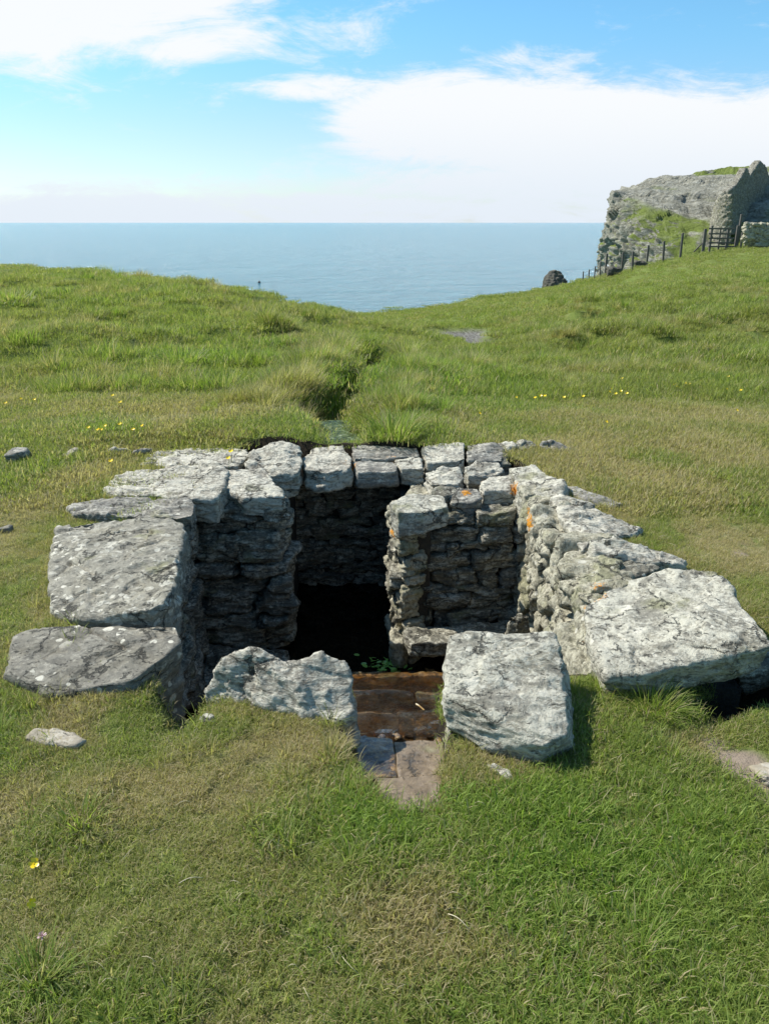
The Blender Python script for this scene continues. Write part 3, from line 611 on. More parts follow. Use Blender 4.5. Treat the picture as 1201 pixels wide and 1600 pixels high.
rock('stone', [[Z(712, 1192, -.02), Z(740, 1190, .01), Z(776, 1196, .02), Z(798, 1212, .015), Z(795, 1228, -.01), Z(768, 1226, -.01), Z(728, 1208, -.02), Z(750, 1205, -.1)]], PL, 'low white stones showing through turf below the squared boulder', vox=.007, rough=.09, lay=.01)
# upright stones closing the right wall end
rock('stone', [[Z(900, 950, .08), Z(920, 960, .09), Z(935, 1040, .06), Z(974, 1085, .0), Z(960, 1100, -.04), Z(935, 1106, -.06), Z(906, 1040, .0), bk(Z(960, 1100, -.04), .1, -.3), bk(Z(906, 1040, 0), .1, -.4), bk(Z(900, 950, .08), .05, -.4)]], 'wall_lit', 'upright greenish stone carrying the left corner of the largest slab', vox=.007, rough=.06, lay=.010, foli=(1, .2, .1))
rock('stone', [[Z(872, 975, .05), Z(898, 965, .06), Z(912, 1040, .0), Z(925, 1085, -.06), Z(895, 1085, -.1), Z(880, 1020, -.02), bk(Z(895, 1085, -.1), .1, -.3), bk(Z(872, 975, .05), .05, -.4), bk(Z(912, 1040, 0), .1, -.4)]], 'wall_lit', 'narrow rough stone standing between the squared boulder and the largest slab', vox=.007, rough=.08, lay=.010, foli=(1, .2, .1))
rock('stone', [[Z(790, 992, -.45), Z(796, 962, -.36), Z(815, 955, -.35), Z(828, 962, -.36), Z(828, 1000, -.5), Z(792, 1005, -.5), bk(Z(800, 960, -.4), .15, -.5), bk(Z(828, 962, -.4), .15, -.5), bk(Z(795, 1005, -.5), 0, -.5), bk(Z(828, 1000, -.5), 0, -.5)]], 'wall', 'short ribbed upright stone just behind the squared boulder', vox=.007, rough=.05, lay=.014, foli=(1, 0, .05))

# ------------------------------------------------------------------ dry stone walling of the well
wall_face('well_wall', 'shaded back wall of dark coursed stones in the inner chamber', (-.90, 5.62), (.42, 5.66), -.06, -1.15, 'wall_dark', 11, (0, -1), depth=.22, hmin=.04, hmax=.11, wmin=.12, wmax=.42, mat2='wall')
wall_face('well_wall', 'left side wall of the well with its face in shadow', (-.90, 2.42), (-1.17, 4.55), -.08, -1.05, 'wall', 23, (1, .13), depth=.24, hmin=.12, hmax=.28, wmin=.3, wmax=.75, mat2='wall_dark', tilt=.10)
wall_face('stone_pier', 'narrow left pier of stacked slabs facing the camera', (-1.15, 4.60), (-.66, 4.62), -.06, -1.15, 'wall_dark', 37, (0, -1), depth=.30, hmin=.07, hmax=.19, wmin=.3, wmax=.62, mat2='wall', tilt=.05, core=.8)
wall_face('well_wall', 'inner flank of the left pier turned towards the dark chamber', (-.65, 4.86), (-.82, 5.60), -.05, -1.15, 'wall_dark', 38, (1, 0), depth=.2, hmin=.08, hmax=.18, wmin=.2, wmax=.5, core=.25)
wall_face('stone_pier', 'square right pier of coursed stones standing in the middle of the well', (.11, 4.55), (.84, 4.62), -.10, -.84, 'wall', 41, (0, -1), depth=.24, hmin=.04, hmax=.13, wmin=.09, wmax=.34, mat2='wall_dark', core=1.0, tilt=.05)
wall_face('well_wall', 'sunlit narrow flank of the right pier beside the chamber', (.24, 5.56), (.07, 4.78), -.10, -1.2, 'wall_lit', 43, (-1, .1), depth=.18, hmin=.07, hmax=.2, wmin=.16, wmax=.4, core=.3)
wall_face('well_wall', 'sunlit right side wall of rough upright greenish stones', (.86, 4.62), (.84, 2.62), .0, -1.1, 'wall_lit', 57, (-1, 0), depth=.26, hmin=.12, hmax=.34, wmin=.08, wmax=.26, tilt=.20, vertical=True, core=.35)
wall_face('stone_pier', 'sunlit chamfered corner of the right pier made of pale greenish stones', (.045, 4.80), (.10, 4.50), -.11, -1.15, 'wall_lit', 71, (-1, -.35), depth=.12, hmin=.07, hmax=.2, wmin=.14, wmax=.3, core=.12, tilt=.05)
# shelf slab and the stones under it
rock('shelf_slab', [[Y(628, 985, 4.28), Y(650, 978, 4.5), Y(790, 968, 4.5), Y(800, 1000, 4.2), Y(700, 1003, 4.12), Y(640, 1006, 4.15)]+[p-np.array((0, 0, .09)) for p in (Y(628, 985, 4.28), Y(650, 978, 4.5), Y(790, 968, 4.5), Y(800, 1000, 4.2), Y(700, 1003, 4.12), Y(640, 1006, 4.15))]], 'wall', 'horizontal ledge slab at the foot of the right pier above a dark gap', 'slab', vox=.009, rough=.06, lay=.006)
rock('stone', [[(.03, 4.42, -.86), (.12, 4.40, -.86), (.10, 4.42, -1.3), (.16, 4.50, -1.3), (.05, 4.6, -1.3), (.15, 4.6, -.86), (.03, 4.58, -.86)]], 'wall_lit', 'thin upright stone under the left end of the ledge slab', vox=.009, rough=.06)
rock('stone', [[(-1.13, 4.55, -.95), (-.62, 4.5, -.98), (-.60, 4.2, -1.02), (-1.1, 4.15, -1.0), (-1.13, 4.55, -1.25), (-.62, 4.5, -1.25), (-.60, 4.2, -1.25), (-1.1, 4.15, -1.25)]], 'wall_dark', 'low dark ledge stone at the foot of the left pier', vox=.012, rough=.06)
# ------------------------------------------------------------------ channel steps
def step(label, top, z, mat, th=.28, **kw):
    rj = np.random.default_rng(int(top[0][0]*3+top[0][1])); q = []
    for i, p in enumerate(top):
        n_ = top[(i+1) % len(top)]; q += [(p[0]+rj.normal()*2.2, p[1]+rj.normal()*1.2), ((p[0]+n_[0])/2+rj.normal()*3, (p[1]+n_[1])/2+rj.normal()*2)]
    top = q; kw['rough'] = max(kw.get('rough', .04), .035)
    return slab('step_stone', [(a, b, z) for a, b in top], th, mat, label, cat='step', fac=.22, peel=(.01, .8), **kw)
step('dry tan threshold stone at the near end of the channel', [(588, 1214), (692, 1212), (686, 1262), (610, 1270)], -.045, 'tan', th=.12, rough=.025, vox=.006, lay=.003)
step('dark wet flagstone on the left behind the threshold', [(548, 1153), (614, 1156), (622, 1214), (560, 1217)], -.13, 'brown', th=.2, rough=.03, vox=.006, lay=.003)
step('pinkish-tan flagstone on the right behind the threshold', [(616, 1156), (700, 1158), (690, 1214), (624, 1214)], -.125, 'tan', th=.2, rough=.03, vox=.006, lay=.003)
step('tan wet stone at the left of the highest water step', [(536, 1112), (618, 1114), (622, 1160), (540, 1160)], -.28, 'tan', rough=.04, vox=.008)
step('brown wet stone at the right of the highest water step', [(622, 1113), (724, 1116), (718, 1162), (628, 1160)], -.27, 'brown', rough=.05, vox=.008)
step('brown mossy stone at the left of the middle water step', [(540, 1078), (646, 1080), (650, 1132), (540, 1130)], -.42, 'brown', rough=.06, vox=.009)
step('brown glistening stone at the right of the middle water step', [(648, 1080), (740, 1082), (736, 1136), (654, 1132)], -.43, 'brown', rough=.06, vox=.009)
step('wide dark brown stone of the lowest water step', [(545, 1052), (730, 1052), (730, 1104), (545, 1104)], -.70, 'brown', rough=.06, vox=.010)
step('grey kerb stone at the near edge of the dark pool', [(545, 1052), (650, 1051), (662, 1070), (545, 1072)], -.98, 'wall', rough=.05, vox=.009)
# broken stones and grit between the steps
V = []; F_ = []; off = 0; r = np.random.default_rng(77); base, fc = CG[8]
for i in range(60):
    py = r.uniform(1056, 1162); zc = np.interp(py, [1060, 1100, 1128, 1160], [-.86, -.62, -.40, -.20]); c = Z(r.uniform(552, 708), py, zc)
    s_ = r.uniform(.005, .018)*(1.3 if r.random() < .2 else 1); Pq = base/((np.abs(base)**5).sum(1)**.2)[:, None]; Pq = Pq*(1+.3*gn(Pq*1.1, i % 50)[:, None])*np.array((s_*1.3, s_, s_*.55)); a = r.uniform(0, 6.28)
    Pq = np.c_[Pq[:, 0]*math.cos(a)-Pq[:, 1]*math.sin(a), Pq[:, 0]*math.sin(a)+Pq[:, 1]*math.cos(a), Pq[:, 2]]; V.append(Pq+c); F_.append(fc+off); off += len(base)
gvm = mesh_np('gravel', np.concatenate(V), np.concatenate(F_), M['brown']); tag(link('gravel', gvm), 'wet brown broken stones and grit in the water channel', 'gravel', kind='stuff')
# water of the pool
def water_mat(name, col, rough=.03, bump=.01, scale=6):
    m, T, b, out = newmat(name); t = T.new('ShaderNodeTexCoord')
    T.set(b.inputs['Base Color'], col); T.set(b.inputs['Roughness'], rough); T.set(b.inputs['IOR'], 1.33)
    bp = T.new('ShaderNodeBump', {'Height': T.noise(t.outputs['Object'], scale, 3), 'Distance': bump, 'Strength': .5}); T.l.new(bp.outputs[0], b.inputs['Normal']); return m
PZ = -1.04
pw = [(-1.2, 3.5), (1.0, 3.5), (1.0, 5.8), (-1.2, 5.8)]
tag(link('pool_water', mesh_np('pool_water', [(x, y, PZ) for x, y in pw], [[0, 1, 2, 3]], water_mat('dark_pool_water', (.006, .005, .003), .02, .004), smooth=False)), 'black still water at the bottom of the well', 'water', kind='structure')
# running water: thin clear brown film over the steps
def film():
    m, T, b, out = newmat('peaty_water'); t = T.new('ShaderNodeTexCoord'); P = t.outputs['Object']
    n = T.noise(P, 60, 4, .7, 1.0)
    nb_ = T.noise(P, 7, 6, .65, 1.0)
    g = T.new('ShaderNodeBsdfGlossy', {'Color': (1, 1, 1), 'Roughness': .04}); tr = T.new('ShaderNodeBsdfTransparent', {'Color': (1, 1, 1)})
    T.set(tr.inputs['Color'], T.ramp(nb_, [(.40, (.95, .86, .70)), (.62, (.50, .31, .12))]))
    fr = T.new('ShaderNodeFresnel', {'IOR': 1.33})
    bp = T.new('ShaderNodeBump', {'Height': n, 'Distance': .035}); T.l.new(bp.outputs[0], g.inputs['Normal']); T.l.new(bp.outputs[0], fr.inputs['Normal'])
    mx = T.new('ShaderNodeMixShader', {0: fr.outputs[0], 1: tr.outputs[0], 2: g.outputs[0]}); T.l.new(mx.outputs[0], out.inputs[0]); return m
fm = film()
for k, (pts, z) in enumerate([([(536, 1101), (726, 1103), (718, 1150), (540, 1150)], -.25), ([(540, 1070), (742, 1072), (736, 1131), (540, 1131)], -.395), ([(545, 1050), (732, 1050), (730, 1103), (545, 1103)], -.675)]):
    q = [Z(a, b_, z) for a, b_ in pts]; nu, nv = 24, 10; V = []; F_ = []
    for j in range(nv+1):
        for i in range(nu+1):
            u, v = i/nu, j/nv; V.append((q[3]*(1-u)+q[2]*u)*(1-v)+(q[0]*(1-u)+q[1]*u)*v)
    V = np.array(V); V[:, 2] += .006*gn(V*14, 3)
    for j in range(nv):
        for i in range(nu): a = j*(nu+1)+i; F_.append([a, a+1, a+nu+2, a+nu+1])
    tag(link('stream_water', mesh_np('stream_water', V, F_, fm)), ['brown water trickling over the highest water step', 'brown rippling water on the middle water step', 'brown water on the lowest step beside the dark pool'][k], 'water', kind='structure')
# stream behind the well
SW = [Z(px, py, -.30) for px, py in [(505, 700), (565, 700), (560, 665), (515, 655), (500, 668)]]
c0 = G(532, 668)
weedy = water_mat('weedy_stream_water', (.1, .1, .1), .15, .05, 40); T = NT(weedy.node_tree); b = [n_ for n_ in T.n if n_.type == 'BSDF_PRINCIPLED'][0]; t = T.new('ShaderNodeTexCoord')
T.set(b.inputs['Base Color'], T.ramp(T.noise(t.outputs['Object'], 14, 7, .75, 1.0), [(.38, (.02, .025, .012)), (.52, (.07, .10, .03)), (.64, (.24, .27, .17))]))
V = []; F4 = []; sl_ = [np.array(p) for p in [(STREAM[0][0], STREAM[0][1]-.3)]+STREAM]
for a_, b_ in zip(sl_[:-1], sl_[1:]):
    for t_ in np.linspace(0, 1, 13)[:-1]:
        p = a_*(1-t_)+b_*t_; d2 = (b_-a_)/np.linalg.norm(b_-a_); nn = np.array((-d2[1], d2[0])); zz = height(np.array([p[0]]), np.array([p[1]]))[0]+.05
        w1, w2 = [float(.20+.16*gn(np.array([[p[0]*6+k_, p[1]*6, 0]]), 44)[0]) for k_ in (0, 9)]; zz -= .02; V += [(p[0]-nn[0]*w1, p[1]-nn[1]*w1, zz), (p[0]+nn[0]*w2, p[1]+nn[1]*w2, zz)]
F4 = [[2*i_, 2*i_+1, 2*i_+3, 2*i_+2] for i_ in range(len(V)//2-1)]
tag(link('stream', mesh_np('stream', V, F4, weedy, smooth=False)), 'small weedy stream in the ditch just behind the well', 'stream', kind='structure')
pc = np.array(POND).mean(0)
pz = height(np.array([Y(762, 531, 17.6)[0]]), np.array([17.6]))[0]

# ------------------------------------------------------------------ loose stones in the turf
def gstone(label, pts, mat, h, **kw):
    P0 = [Z(a, b_, 0.0) for a, b_ in pts]; zs = [height(np.array([p[0]]), np.array([p[1]]))[0] for p in P0]
    c = np.mean(P0, 0); zc = float(np.mean(zs))
    T_ = [np.array((c[0]+(p[0]-c[0])*.8, c[1]+(p[1]-c[1])*.8, zc+h)) for p in P0]; Bq = [np.array((p[0], p[1], zc-.05)) for p in P0]
    return rock('stone', [T_+Bq], mat, label, vox=.007, **kw)
gstone('grey streaked stone at the far left edge in the turf', [(8, 736), (12, 724), (30, 716), (52, 718), (46, 728), (26, 734)], 'streaky', .07, rough=.09, lay=.010)
gstone('pale pointed flat stone in the turf left of the back corner', [(92, 727), (108, 718), (124, 709), (128, 714), (108, 726)], 'beige', .04, rough=.07)
gstone('worn beige flat stone level with the turf, front left', [(34, 1158), (48, 1140), (90, 1137), (146, 1158), (128, 1172), (96, 1170), (60, 1166)], 'beige', .022, rough=.05, lay=.006)
gstone('tiny pale stone between the dark slab and saddle-topped boulder', [(312, 1126), (322, 1116), (334, 1120), (336, 1128)], PL, .03, rough=.08)
gstone('flat pale stone in the bare path at the right edge', [(1160, 1198), (1215, 1188), (1230, 1240), (1196, 1232)], 'beige', .012, rough=.05)
gstone('small dark flat stone in dry turf at the left edge', [(-6, 834), (6, 827), (24, 826), (18, 832)], 'slate', .03, rough=.07)

# ------------------------------------------------------------------ grass
def blades_mesh(name, n, rad, h, wd, mat, seed, lean=.6, hv=.5, clump=False):
    r = np.random.default_rng(seed); V = []; Fq = []; Fr = []
    ts = np.array([0, .4, .75, 1.0]); 
    ang = r.uniform(0, 2*math.pi, n); q = rad*np.sqrt(r.random(n)); bx = q*np.cos(ang); by = q*np.sin(ang)
    hh = h*(1-hv+2*hv*r.random(n)**1.5); az = r.uniform(0, 2*math.pi, n)
    if clump: az = ang+r.normal(size=n)*.5
    ln = lean*r.uniform(.3, 1.5, n)
    if clump: ln = lean*(.15+1.0*q/rad)*r.uniform(.6, 1.4, n)
    w_ = wd*r.uniform(.6, 1.3, n); face = az+math.pi/2+r.normal(size=n)*.5; rv = r.random(n)
    co = []
    for t in ts:
        a2 = ln*(.35+.75*t)     # bending angle
        cx = bx+np.cos(az)*hh*t*np.sin(a2); cy = by+np.sin(az)*hh*t*np.sin(a2); cz = hh*t*np.cos(a2)
        ww = w_*(1-t**1.6)*.5+.0001
        co.append(np.c_[cx-np.cos(face)*ww, cy-np.sin(face)*ww, cz]); 
        if t < 1: co.append(np.c_[cx+np.cos(face)*ww, cy+np.sin(face)*ww, cz])
    V = np.stack(co, 1).reshape(-1, 3); k = 7; base = np.arange(n)[:, None]*k
    quads = np.concatenate([base+np.array([[0, 1, 3, 2]]), base+np.array([[2, 3, 5, 4]])]).tolist(); tris = (base+np.array([[4, 5, 6]])).tolist()
    hrel = np.tile(np.repeat(ts, 2)[:7], n)
    return mesh_np(name, V, quads+tris, mat, {'rv': np.repeat(rv, k), 'hr': hrel})
def grass_mat(name, long=False):
    m, T, b, out = newmat(name)
    I = lambda n: T.new('ShaderNodeAttribute', attribute_name=n, attribute_type='INSTANCER').outputs['Fac']
    A = lambda n: T.new('ShaderNodeAttribute', attribute_name=n).outputs['Fac']
    rv, hr = A('rv'), A('hr')
    g = T.mix(rv, (.18, .205, .045), (.33, .345, .105))
    lush = T.mix(rv, (.14, .215, .032), (.28, .37, .075))
    olive = T.mix(rv, (.25, .235, .070), (.38, .345, .14))
    straw = T.mix(rv, (.38, .30, .16), (.54, .46, .28))
    c = T.mix(I('lush'), g, lush)
    d = I('dry')
    c = T.mix(T.sstep(d, .06, .5), c, olive)
    pick = T.math('LESS_THAN', T.math('FRACT', T.math('MULTIPLY', rv, 7.31)), T.math('ADD', T.math('MULTIPLY', d, .72), .09))
    c = T.mix(T.math('MULTIPLY', pick, .9), c, straw)
    T.set(b.inputs['Base Color'], c); T.set(b.inputs['Roughness'], .55); T.set(b.inputs['Specular IOR Level'], .25)
    tl = T.new('ShaderNodeBsdfTranslucent', {'Color': T.mix(1.0, c, (1.15, 1.25, .7), 'MULTIPLY')})
    mx = T.new('ShaderNodeMixShader', {0: .50, 1: b.outputs[0], 2: tl.outputs[0]}); T.l.new(mx.outputs[0], out.inputs[0]); return m
GM = grass_mat('grass_blades')
def srcobj(name, me): return bpy.data.objects.new(name, me)
SRC = []
for i in range(3): SRC.append(blades_mesh('turf_patch', 120, .05, .020, .0017, GM, 100+i, lean=1.0))           # 0-2 short near turf
for i in range(2): SRC.append(blades_mesh('turf_patch', 110, .06, .026, .0022, GM, 110+i, lean=.9))            # 3-4 lush near
for i in range(2): SRC.append(blades_mesh('turf_patch', 140, .13, .035, .0042, GM, 120+i, lean=.8))             # 5-6 mid
for i in range(2): SRC.append(blades_mesh('turf_patch', 160, .22, .07, .0075, GM, 130+i, lean=.7))             # 7-8 wild
for i in range(2): SRC.append(blades_mesh('turf_patch', 190, .55, .075, .016, GM, 140+i, lean=.6))             # 9-10 far
for i in range(2): SRC.append(blades_mesh('turf_patch', 130, .12, .24, .0075, GM, 150+i, lean=.7, clump=True))  # 11-12 tall
SRC.append(blades_mesh('turf_patch', 50, .03, .075, .0030, GM, 160, lean=.8, clump=True))                      # 13 small near tuft
pts = []
def scatter(y0, y1, dens, kind, wmax=.68, pad=.9, hscale=1.0):
    A_ = (y1-y0)*2*(wmax*y1+pad); n = int(A_*dens)
    y = rng.uniform(y0, y1, n); x = rng.uniform(-1, 1, n)*(wmax*y1+pad)
    k = np.abs(x) < wmax*y+pad; x = x[k]; y = y[k]
    dry, bare, lush, mud, wild, sd = masks(x, y); n = len(x); u = rng.random(n)
    ok = u > bare*.97+.0
    if kind == 'wild' or kind == 'far': ok &= rng.random(n) > mud*.95
    ok &= rng.random(n) > mud*.97
    ok &= (sdpoly(x, y, POND)+.35*gn(np.c_[x, y, 0*x]*1.3, 10) > (.45 if y0 > 10 else -9)) & (sdpoly(x, y, PIT) > .07) & (sdpoly(x, y, NOTCH) > .015) & (sdpoly(x, y, HOLR) > -.03) & (y < yedge(x, y)+3) & (np.hypot((x-Z(532, 672)[0])/.30, (y-Z(532, 672)[1])/.62) > 1)
    x, y, dry, lush, wild, sd = x[ok], y[ok], dry[ok], lush[ok], wild[ok], sd[ok]; n = len(x); u = rng.random(n); P = np.c_[x, y, 0*x]
    sc = rng.uniform(.7, 1.3, n)
    if kind == 'near':
        v = rng.integers(0, 3, n); lz = lush > .35+.5*u; v = np.where(lz, 3+rng.integers(0, 2, n), v); sc *= 1+.4*lush-.25*dry
        v = np.where(rng.random(n) < .012+.03*lush, 13, v); sc = np.where(v == 13, sc*.7, sc)
    elif kind == 'mid': v = 5+rng.integers(0, 2, n); v = np.where((wild > .3) & (u < wild), 7+rng.integers(0, 2, n), v); sc *= 1+.5*lush
    elif kind == 'wild': v = 7+rng.integers(0, 2, n); sc *= 1+.35*fbm(P*.5, 2, 60)+.3*lush
    elif kind == 'far': v = 9+rng.integers(0, 2, n); sc *= .9+.3*fbm(P*.3, 2, 60)
    elif kind == 'tall':
        v = 11+rng.integers(0, 2, n)
    for i in range(0): pass
    z = height(x, y)
    pts.append(np.c_[x, y, z, v, sc*hscale, np.clip(dry, 0, 1), np.clip(lush, 0, 1)])
    return
scatter(.7, 2.6, 1050, 'near'); scatter(2.6, 4.6, 620, 'near')
scatter(4.4, 9.5, 260, 'mid'); scatter(8.5, 16, 60, 'wild'); scatter(15, 26, 22, 'wild', hscale=1.25); scatter(24, 62, 6.5, 'far')
def tallpatch(px, py, rx, ry, n, sc, lush=.8, dry=.1):
    c = Z(px, py, -.1); dep = c[1]*math.cos(PITCH)+1.7*math.sin(PITCH); top = Z(px, py-ry, -.1)[1]-c[1]
    x = c[0]+rng.normal(size=n)*rx*dep/F_PX*.5; y = c[1]+rng.normal(size=n)*top*.5
    sd = seg_dist(x, y, STREAM); k = sd > .30; x, y = x[k], y[k]; n = len(x)
    pts.append(np.c_[x, y, height(x, y), 11+rng.integers(0, 2, n), sc*rng.uniform(.6, 1.25, n), np.full(n, dry)+rng.random(n)*.2, np.full(n, lush)*rng.uniform(.5, 1, n)])
for a in [(640, 590, 60, 18, 60, .62), (700, 600, 60, 14, 44, .6), (740, 568, 50, 8, 50, .75), (820, 590, 80, 10, 50, .55), (600, 640, 40, 10, 22, .6), (625, 668, 30, 8, 24, .65), (580, 668, 20, 8, 16, .8),
          (470, 625, 50, 18, 80, .8, .6, .2), (500, 590, 50, 16, 70, .8), (420, 655, 50, 16, 60, .6, .5, .25), (540, 590, 30, 10, 30, .9), (560, 548, 40, 7, 60, .9), (630, 552, 20, 5, 20, 1.0), (440, 512, 26, 4, 26, .9), (850, 612, 60, 5, 20, .5),
          (740, 555, 60, 6, 40, .8), (520, 545, 60, 8, 40, .7, .6, .3), (880, 600, 60, 6, 20, .5), (960, 570, 120, 8, 50, .6, .7, .2), (1120, 570, 80, 6, 40, .6, .7, .2), (600, 560, 40, 10, 40, .9)]: tallpatch(*a)
for i in range(480):      # scattered tussocks over the rough ground
    y = 8+22*rng.random()**1.3; x = rng.uniform(-1, 1)*(.62*y+1); n = int(rng.integers(3, 9)); qx = x+rng.normal(size=n)*.16*(1+y/25); qy = y+rng.normal(size=n)*.10*(1+y/25)
    if y < 11 and x > 1.5: continue
    dr, ba, lu, mu, wi, sd = masks(qx, qy); k = (mu < .2) & (qy < yedge(qx, qy)) & (sdpoly(qx, qy, POND) > .6); qx, qy = qx[k], qy[k]; n = len(qx)
    if n: pts.append(np.c_[qx, qy, height(qx, qy)-.02, 11+rng.integers(0, 2, n), rng.uniform(.35, .75)*rng.uniform(.7, 1.2, n)*(1+y/45), np.full(n, rng.choice([.05, .1, .5])), np.full(n, rng.uniform(.3, 1))])
for (px, py, n, sc, du, dr_) in [(500, 640, 26, .8, .2, .6), (530, 612, 34, .9, .2, .7), (560, 590, 30, .9, .3, .6), (480, 665, 22, .7, .3, .6), (585, 575, 26, .9, .9, .1), (600, 640, 18, .6, .9, .05), (650, 668, 18, .6, 1, .0), (590, 545, 26, 1, .3, .6), (700, 585, 24, .7, 1, 0), (640, 620, 20, .65, .5, .3)]:
    c = Z(px, py, -.1); qx = c[0]+rng.normal(size=n)*.13; qy = c[1]+rng.normal(size=n)*.16; k = seg_dist(qx, qy, STREAM) > .17; qx, qy = qx[k], qy[k]; n = len(qx)
    if n: pts.append(np.c_[qx, qy, height(qx, qy)-.01, 11+rng.integers(0, 2, n), sc*rng.uniform(.7, 1.2, n), np.full(n, dr_), np.full(n, du)])
# turf overhanging the edges of the stonework
def edge_tufts(line, z, n, sc, dry=.3, lush=.4, kind=3, spread=.03):
    q = np.array([Z(a, b_, z)[:2] for a, b_ in line]); L = np.r_[0, np.cumsum(np.hypot(*np.diff(q, axis=0).T))]
    s = rng.uniform(0, L[-1], n); x = np.interp(s, L, q[:, 0])+rng.normal(size=n)*spread; y = np.interp(s, L, q[:, 1])+rng.normal(size=n)*spread
    pts.append(np.c_[x, y, height(x, y)-.004, kind+rng.integers(0, 2, n) if kind < 13 else np.full(n, 13), sc*rng.uniform(.6, 1.3, n), np.clip(dry+rng.normal(size=n)*.2, 0, 1), np.clip(lush+rng.normal(size=n)*.2, 0, 1)])
edge_tufts([(318, 1095), (360, 1108), (440, 1120), (500, 1140), (545, 1175)], 0, 90, .9, .6, .3)
edge_tufts([(532, 1180), (548, 1215), (576, 1258), (596, 1292), (650, 1298), (702, 1286), (712, 1235), (716, 1215)], 0, 70, .7, .3, .6, spread=.012)
edge_tufts([(545, 1180), (555, 1215), (582, 1255)], 0, 24, .8, .3, .7, 13)
edge_tufts([(698, 1180), (696, 1215), (690, 1262)], -.02, 26, .6, .3, .6, spread=.008)
edge_tufts([(556, 1170), (566, 1212), (600, 1262)], -.02, 26, .6, .3, .6, spread=.008)
edge_tufts([(720, 1180), (800, 1195), (870, 1190), (900, 1160)], 0, 70, .9, .7, .3)
edge_tufts([(905, 1120), (940, 1115), (990, 1110), (1060, 1120)], 0, 120, 1.2, .3, .6)
edge_tufts([(80, 1090), (160, 1085), (200, 1085)], 0, 60, .9, .6, .3)
edge_tufts([(205, 1110), (250, 1140), (300, 1150), (320, 1120)], -.1, 60, 1.1, .3, .7)
edge_tufts([(70, 990), (100, 965), (140, 985)], .01, 50, .9, .4, .5)
edge_tufts([(100, 806), (160, 806), (220, 808)], .06, 40, .7, .5, .4)
edge_tufts([(160, 716), (260, 698), (330, 696), (385, 700)], 0, 90, .8, .6, .3, 5)
edge_tufts([(860, 720), (960, 790), (1000, 830), (1075, 880), (1120, 895)], 0, 120, .8, .4, .3)
edge_tufts([(1075, 1135), (1130, 1145), (1200, 1120)], 0, 70, 1.0, .2, .7)
edge_tufts([(320, 770), (360, 724), (366, 716)], .06, 16, .4, .3, .5)
for ln_ in ([(88, 960), (72, 914), (110, 893), (116, 862), (92, 838), (86, 824)], [(98, 800), (102, 788), (160, 775)], [(170, 774), (162, 762), (180, 742), (222, 730), (216, 726), (238, 704)], [(4, 1060), (4, 1050), (22, 1000), (60, 990)], [(80, 1090), (8, 1062)], [(1080, 884), (1120, 896), (1150, 930), (1210, 996)],
            [(806, 716), (842, 716), (900, 714), (950, 716)], [(34, 1164), (60, 1170), (96, 1176), (130, 1176), (150, 1162)], [(6, 740), (30, 738), (50, 730)], [(710, 1196), (740, 1206), (768, 1232), (800, 1230)], [(880, 752), (960, 784), (1004, 820), (1072, 874)], [(390, 704), (470, 692), (550, 690), (660, 690), (780, 688)]):
    edge_tufts(ln_, .0, int(26*len(ln_)), .85, .35, .4, 3, .014)
PT = np.concatenate(pts)
# nothing grows where a stone lies flat on the turf
gme = bpy.data.meshes.new('grass'); gme.vertices.add(len(PT)); gme.vertices.foreach_set('co', PT[:, :3].astype(np.float32).ravel())
rotz = rng.uniform(0, 2*math.pi, len(PT)); tx = rng.normal(size=len(PT))*.08; ty = rng.normal(size=len(PT))*.08
for nm, typ, dat in (('vid', 'INT', PT[:, 3].astype(np.int32)), ('sc', 'FLOAT', PT[:, 4]), ('dry', 'FLOAT', PT[:, 5]), ('lush', 'FLOAT', PT[:, 6])):
    a = gme.attributes.new(nm, typ, 'POINT'); a.data.foreach_set('value', dat.astype(np.int32 if typ == 'INT' else np.float32))
a = gme.attributes.new('rot', 'FLOAT_VECTOR', 'POINT'); a.data.foreach_set('vector', np.c_[tx, ty, rotz].astype(np.float32).ravel())
go = link('grass', gme); tag(go, 'short grazed turf and tall tufts covering the headland', 'grass', kind='stuff')
ng = bpy.data.node_groups.new('grass_scatter', 'GeometryNodeTree')
ng.interface.new_socket('Geometry', in_out='INPUT', socket_type='NodeSocketGeometry'); ng.interface.new_socket('Geometry', in_out='OUTPUT', socket_type='NodeSocketGeometry')
gi = ng.nodes.new('NodeGroupInput'); gout = ng.nodes.new('NodeGroupOutput'); jn = ng.nodes.new('GeometryNodeJoinGeometry')
def named(nm, typ):
    n = ng.nodes.new('GeometryNodeInputNamedAttribute'); n.data_type = typ; n.inputs[0].default_value = nm; return n.outputs[0]
vid = named('vid', 'INT'); scn = named('sc', 'FLOAT'); rt = named('rot', 'FLOAT_VECTOR')
e2r = ng.nodes.new('FunctionNodeEulerToRotation'); ng.links.new(rt, e2r.inputs[0])
for k, me in enumerate(SRC):
    so_ = srcobj('turf_patch', me)
    oi = ng.nodes.new('GeometryNodeObjectInfo'); oi.inputs['Object'].default_value = so_
    cmp_ = ng.nodes.new('FunctionNodeCompare'); cmp_.data_type = 'INT'; cmp_.operation = 'EQUAL'
    ci = [s for s in cmp_.inputs if s.type == 'INT']; ng.links.new(vid, ci[0]); ci[1].default_value = k
    ip = ng.nodes.new('GeometryNodeInstanceOnPoints'); ng.links.new(gi.outputs[0], ip.inputs['Points']); ng.links.new(cmp_.outputs[0], ip.inputs['Selection'])
    ng.links.new(oi.outputs['Geometry'], ip.inputs['Instance']); ng.links.new(e2r.outputs[0], ip.inputs['Rotation']); ng.links.new(scn, ip.inputs['Scale'])
    ng.links.new(ip.outputs[0], jn.inputs[0])
ng.links.new(jn.outputs[0], gout.inputs[0])
md = go.modifiers.new('scatter', 'NODES'); md.node_group = ng
print('grass instances', len(PT))

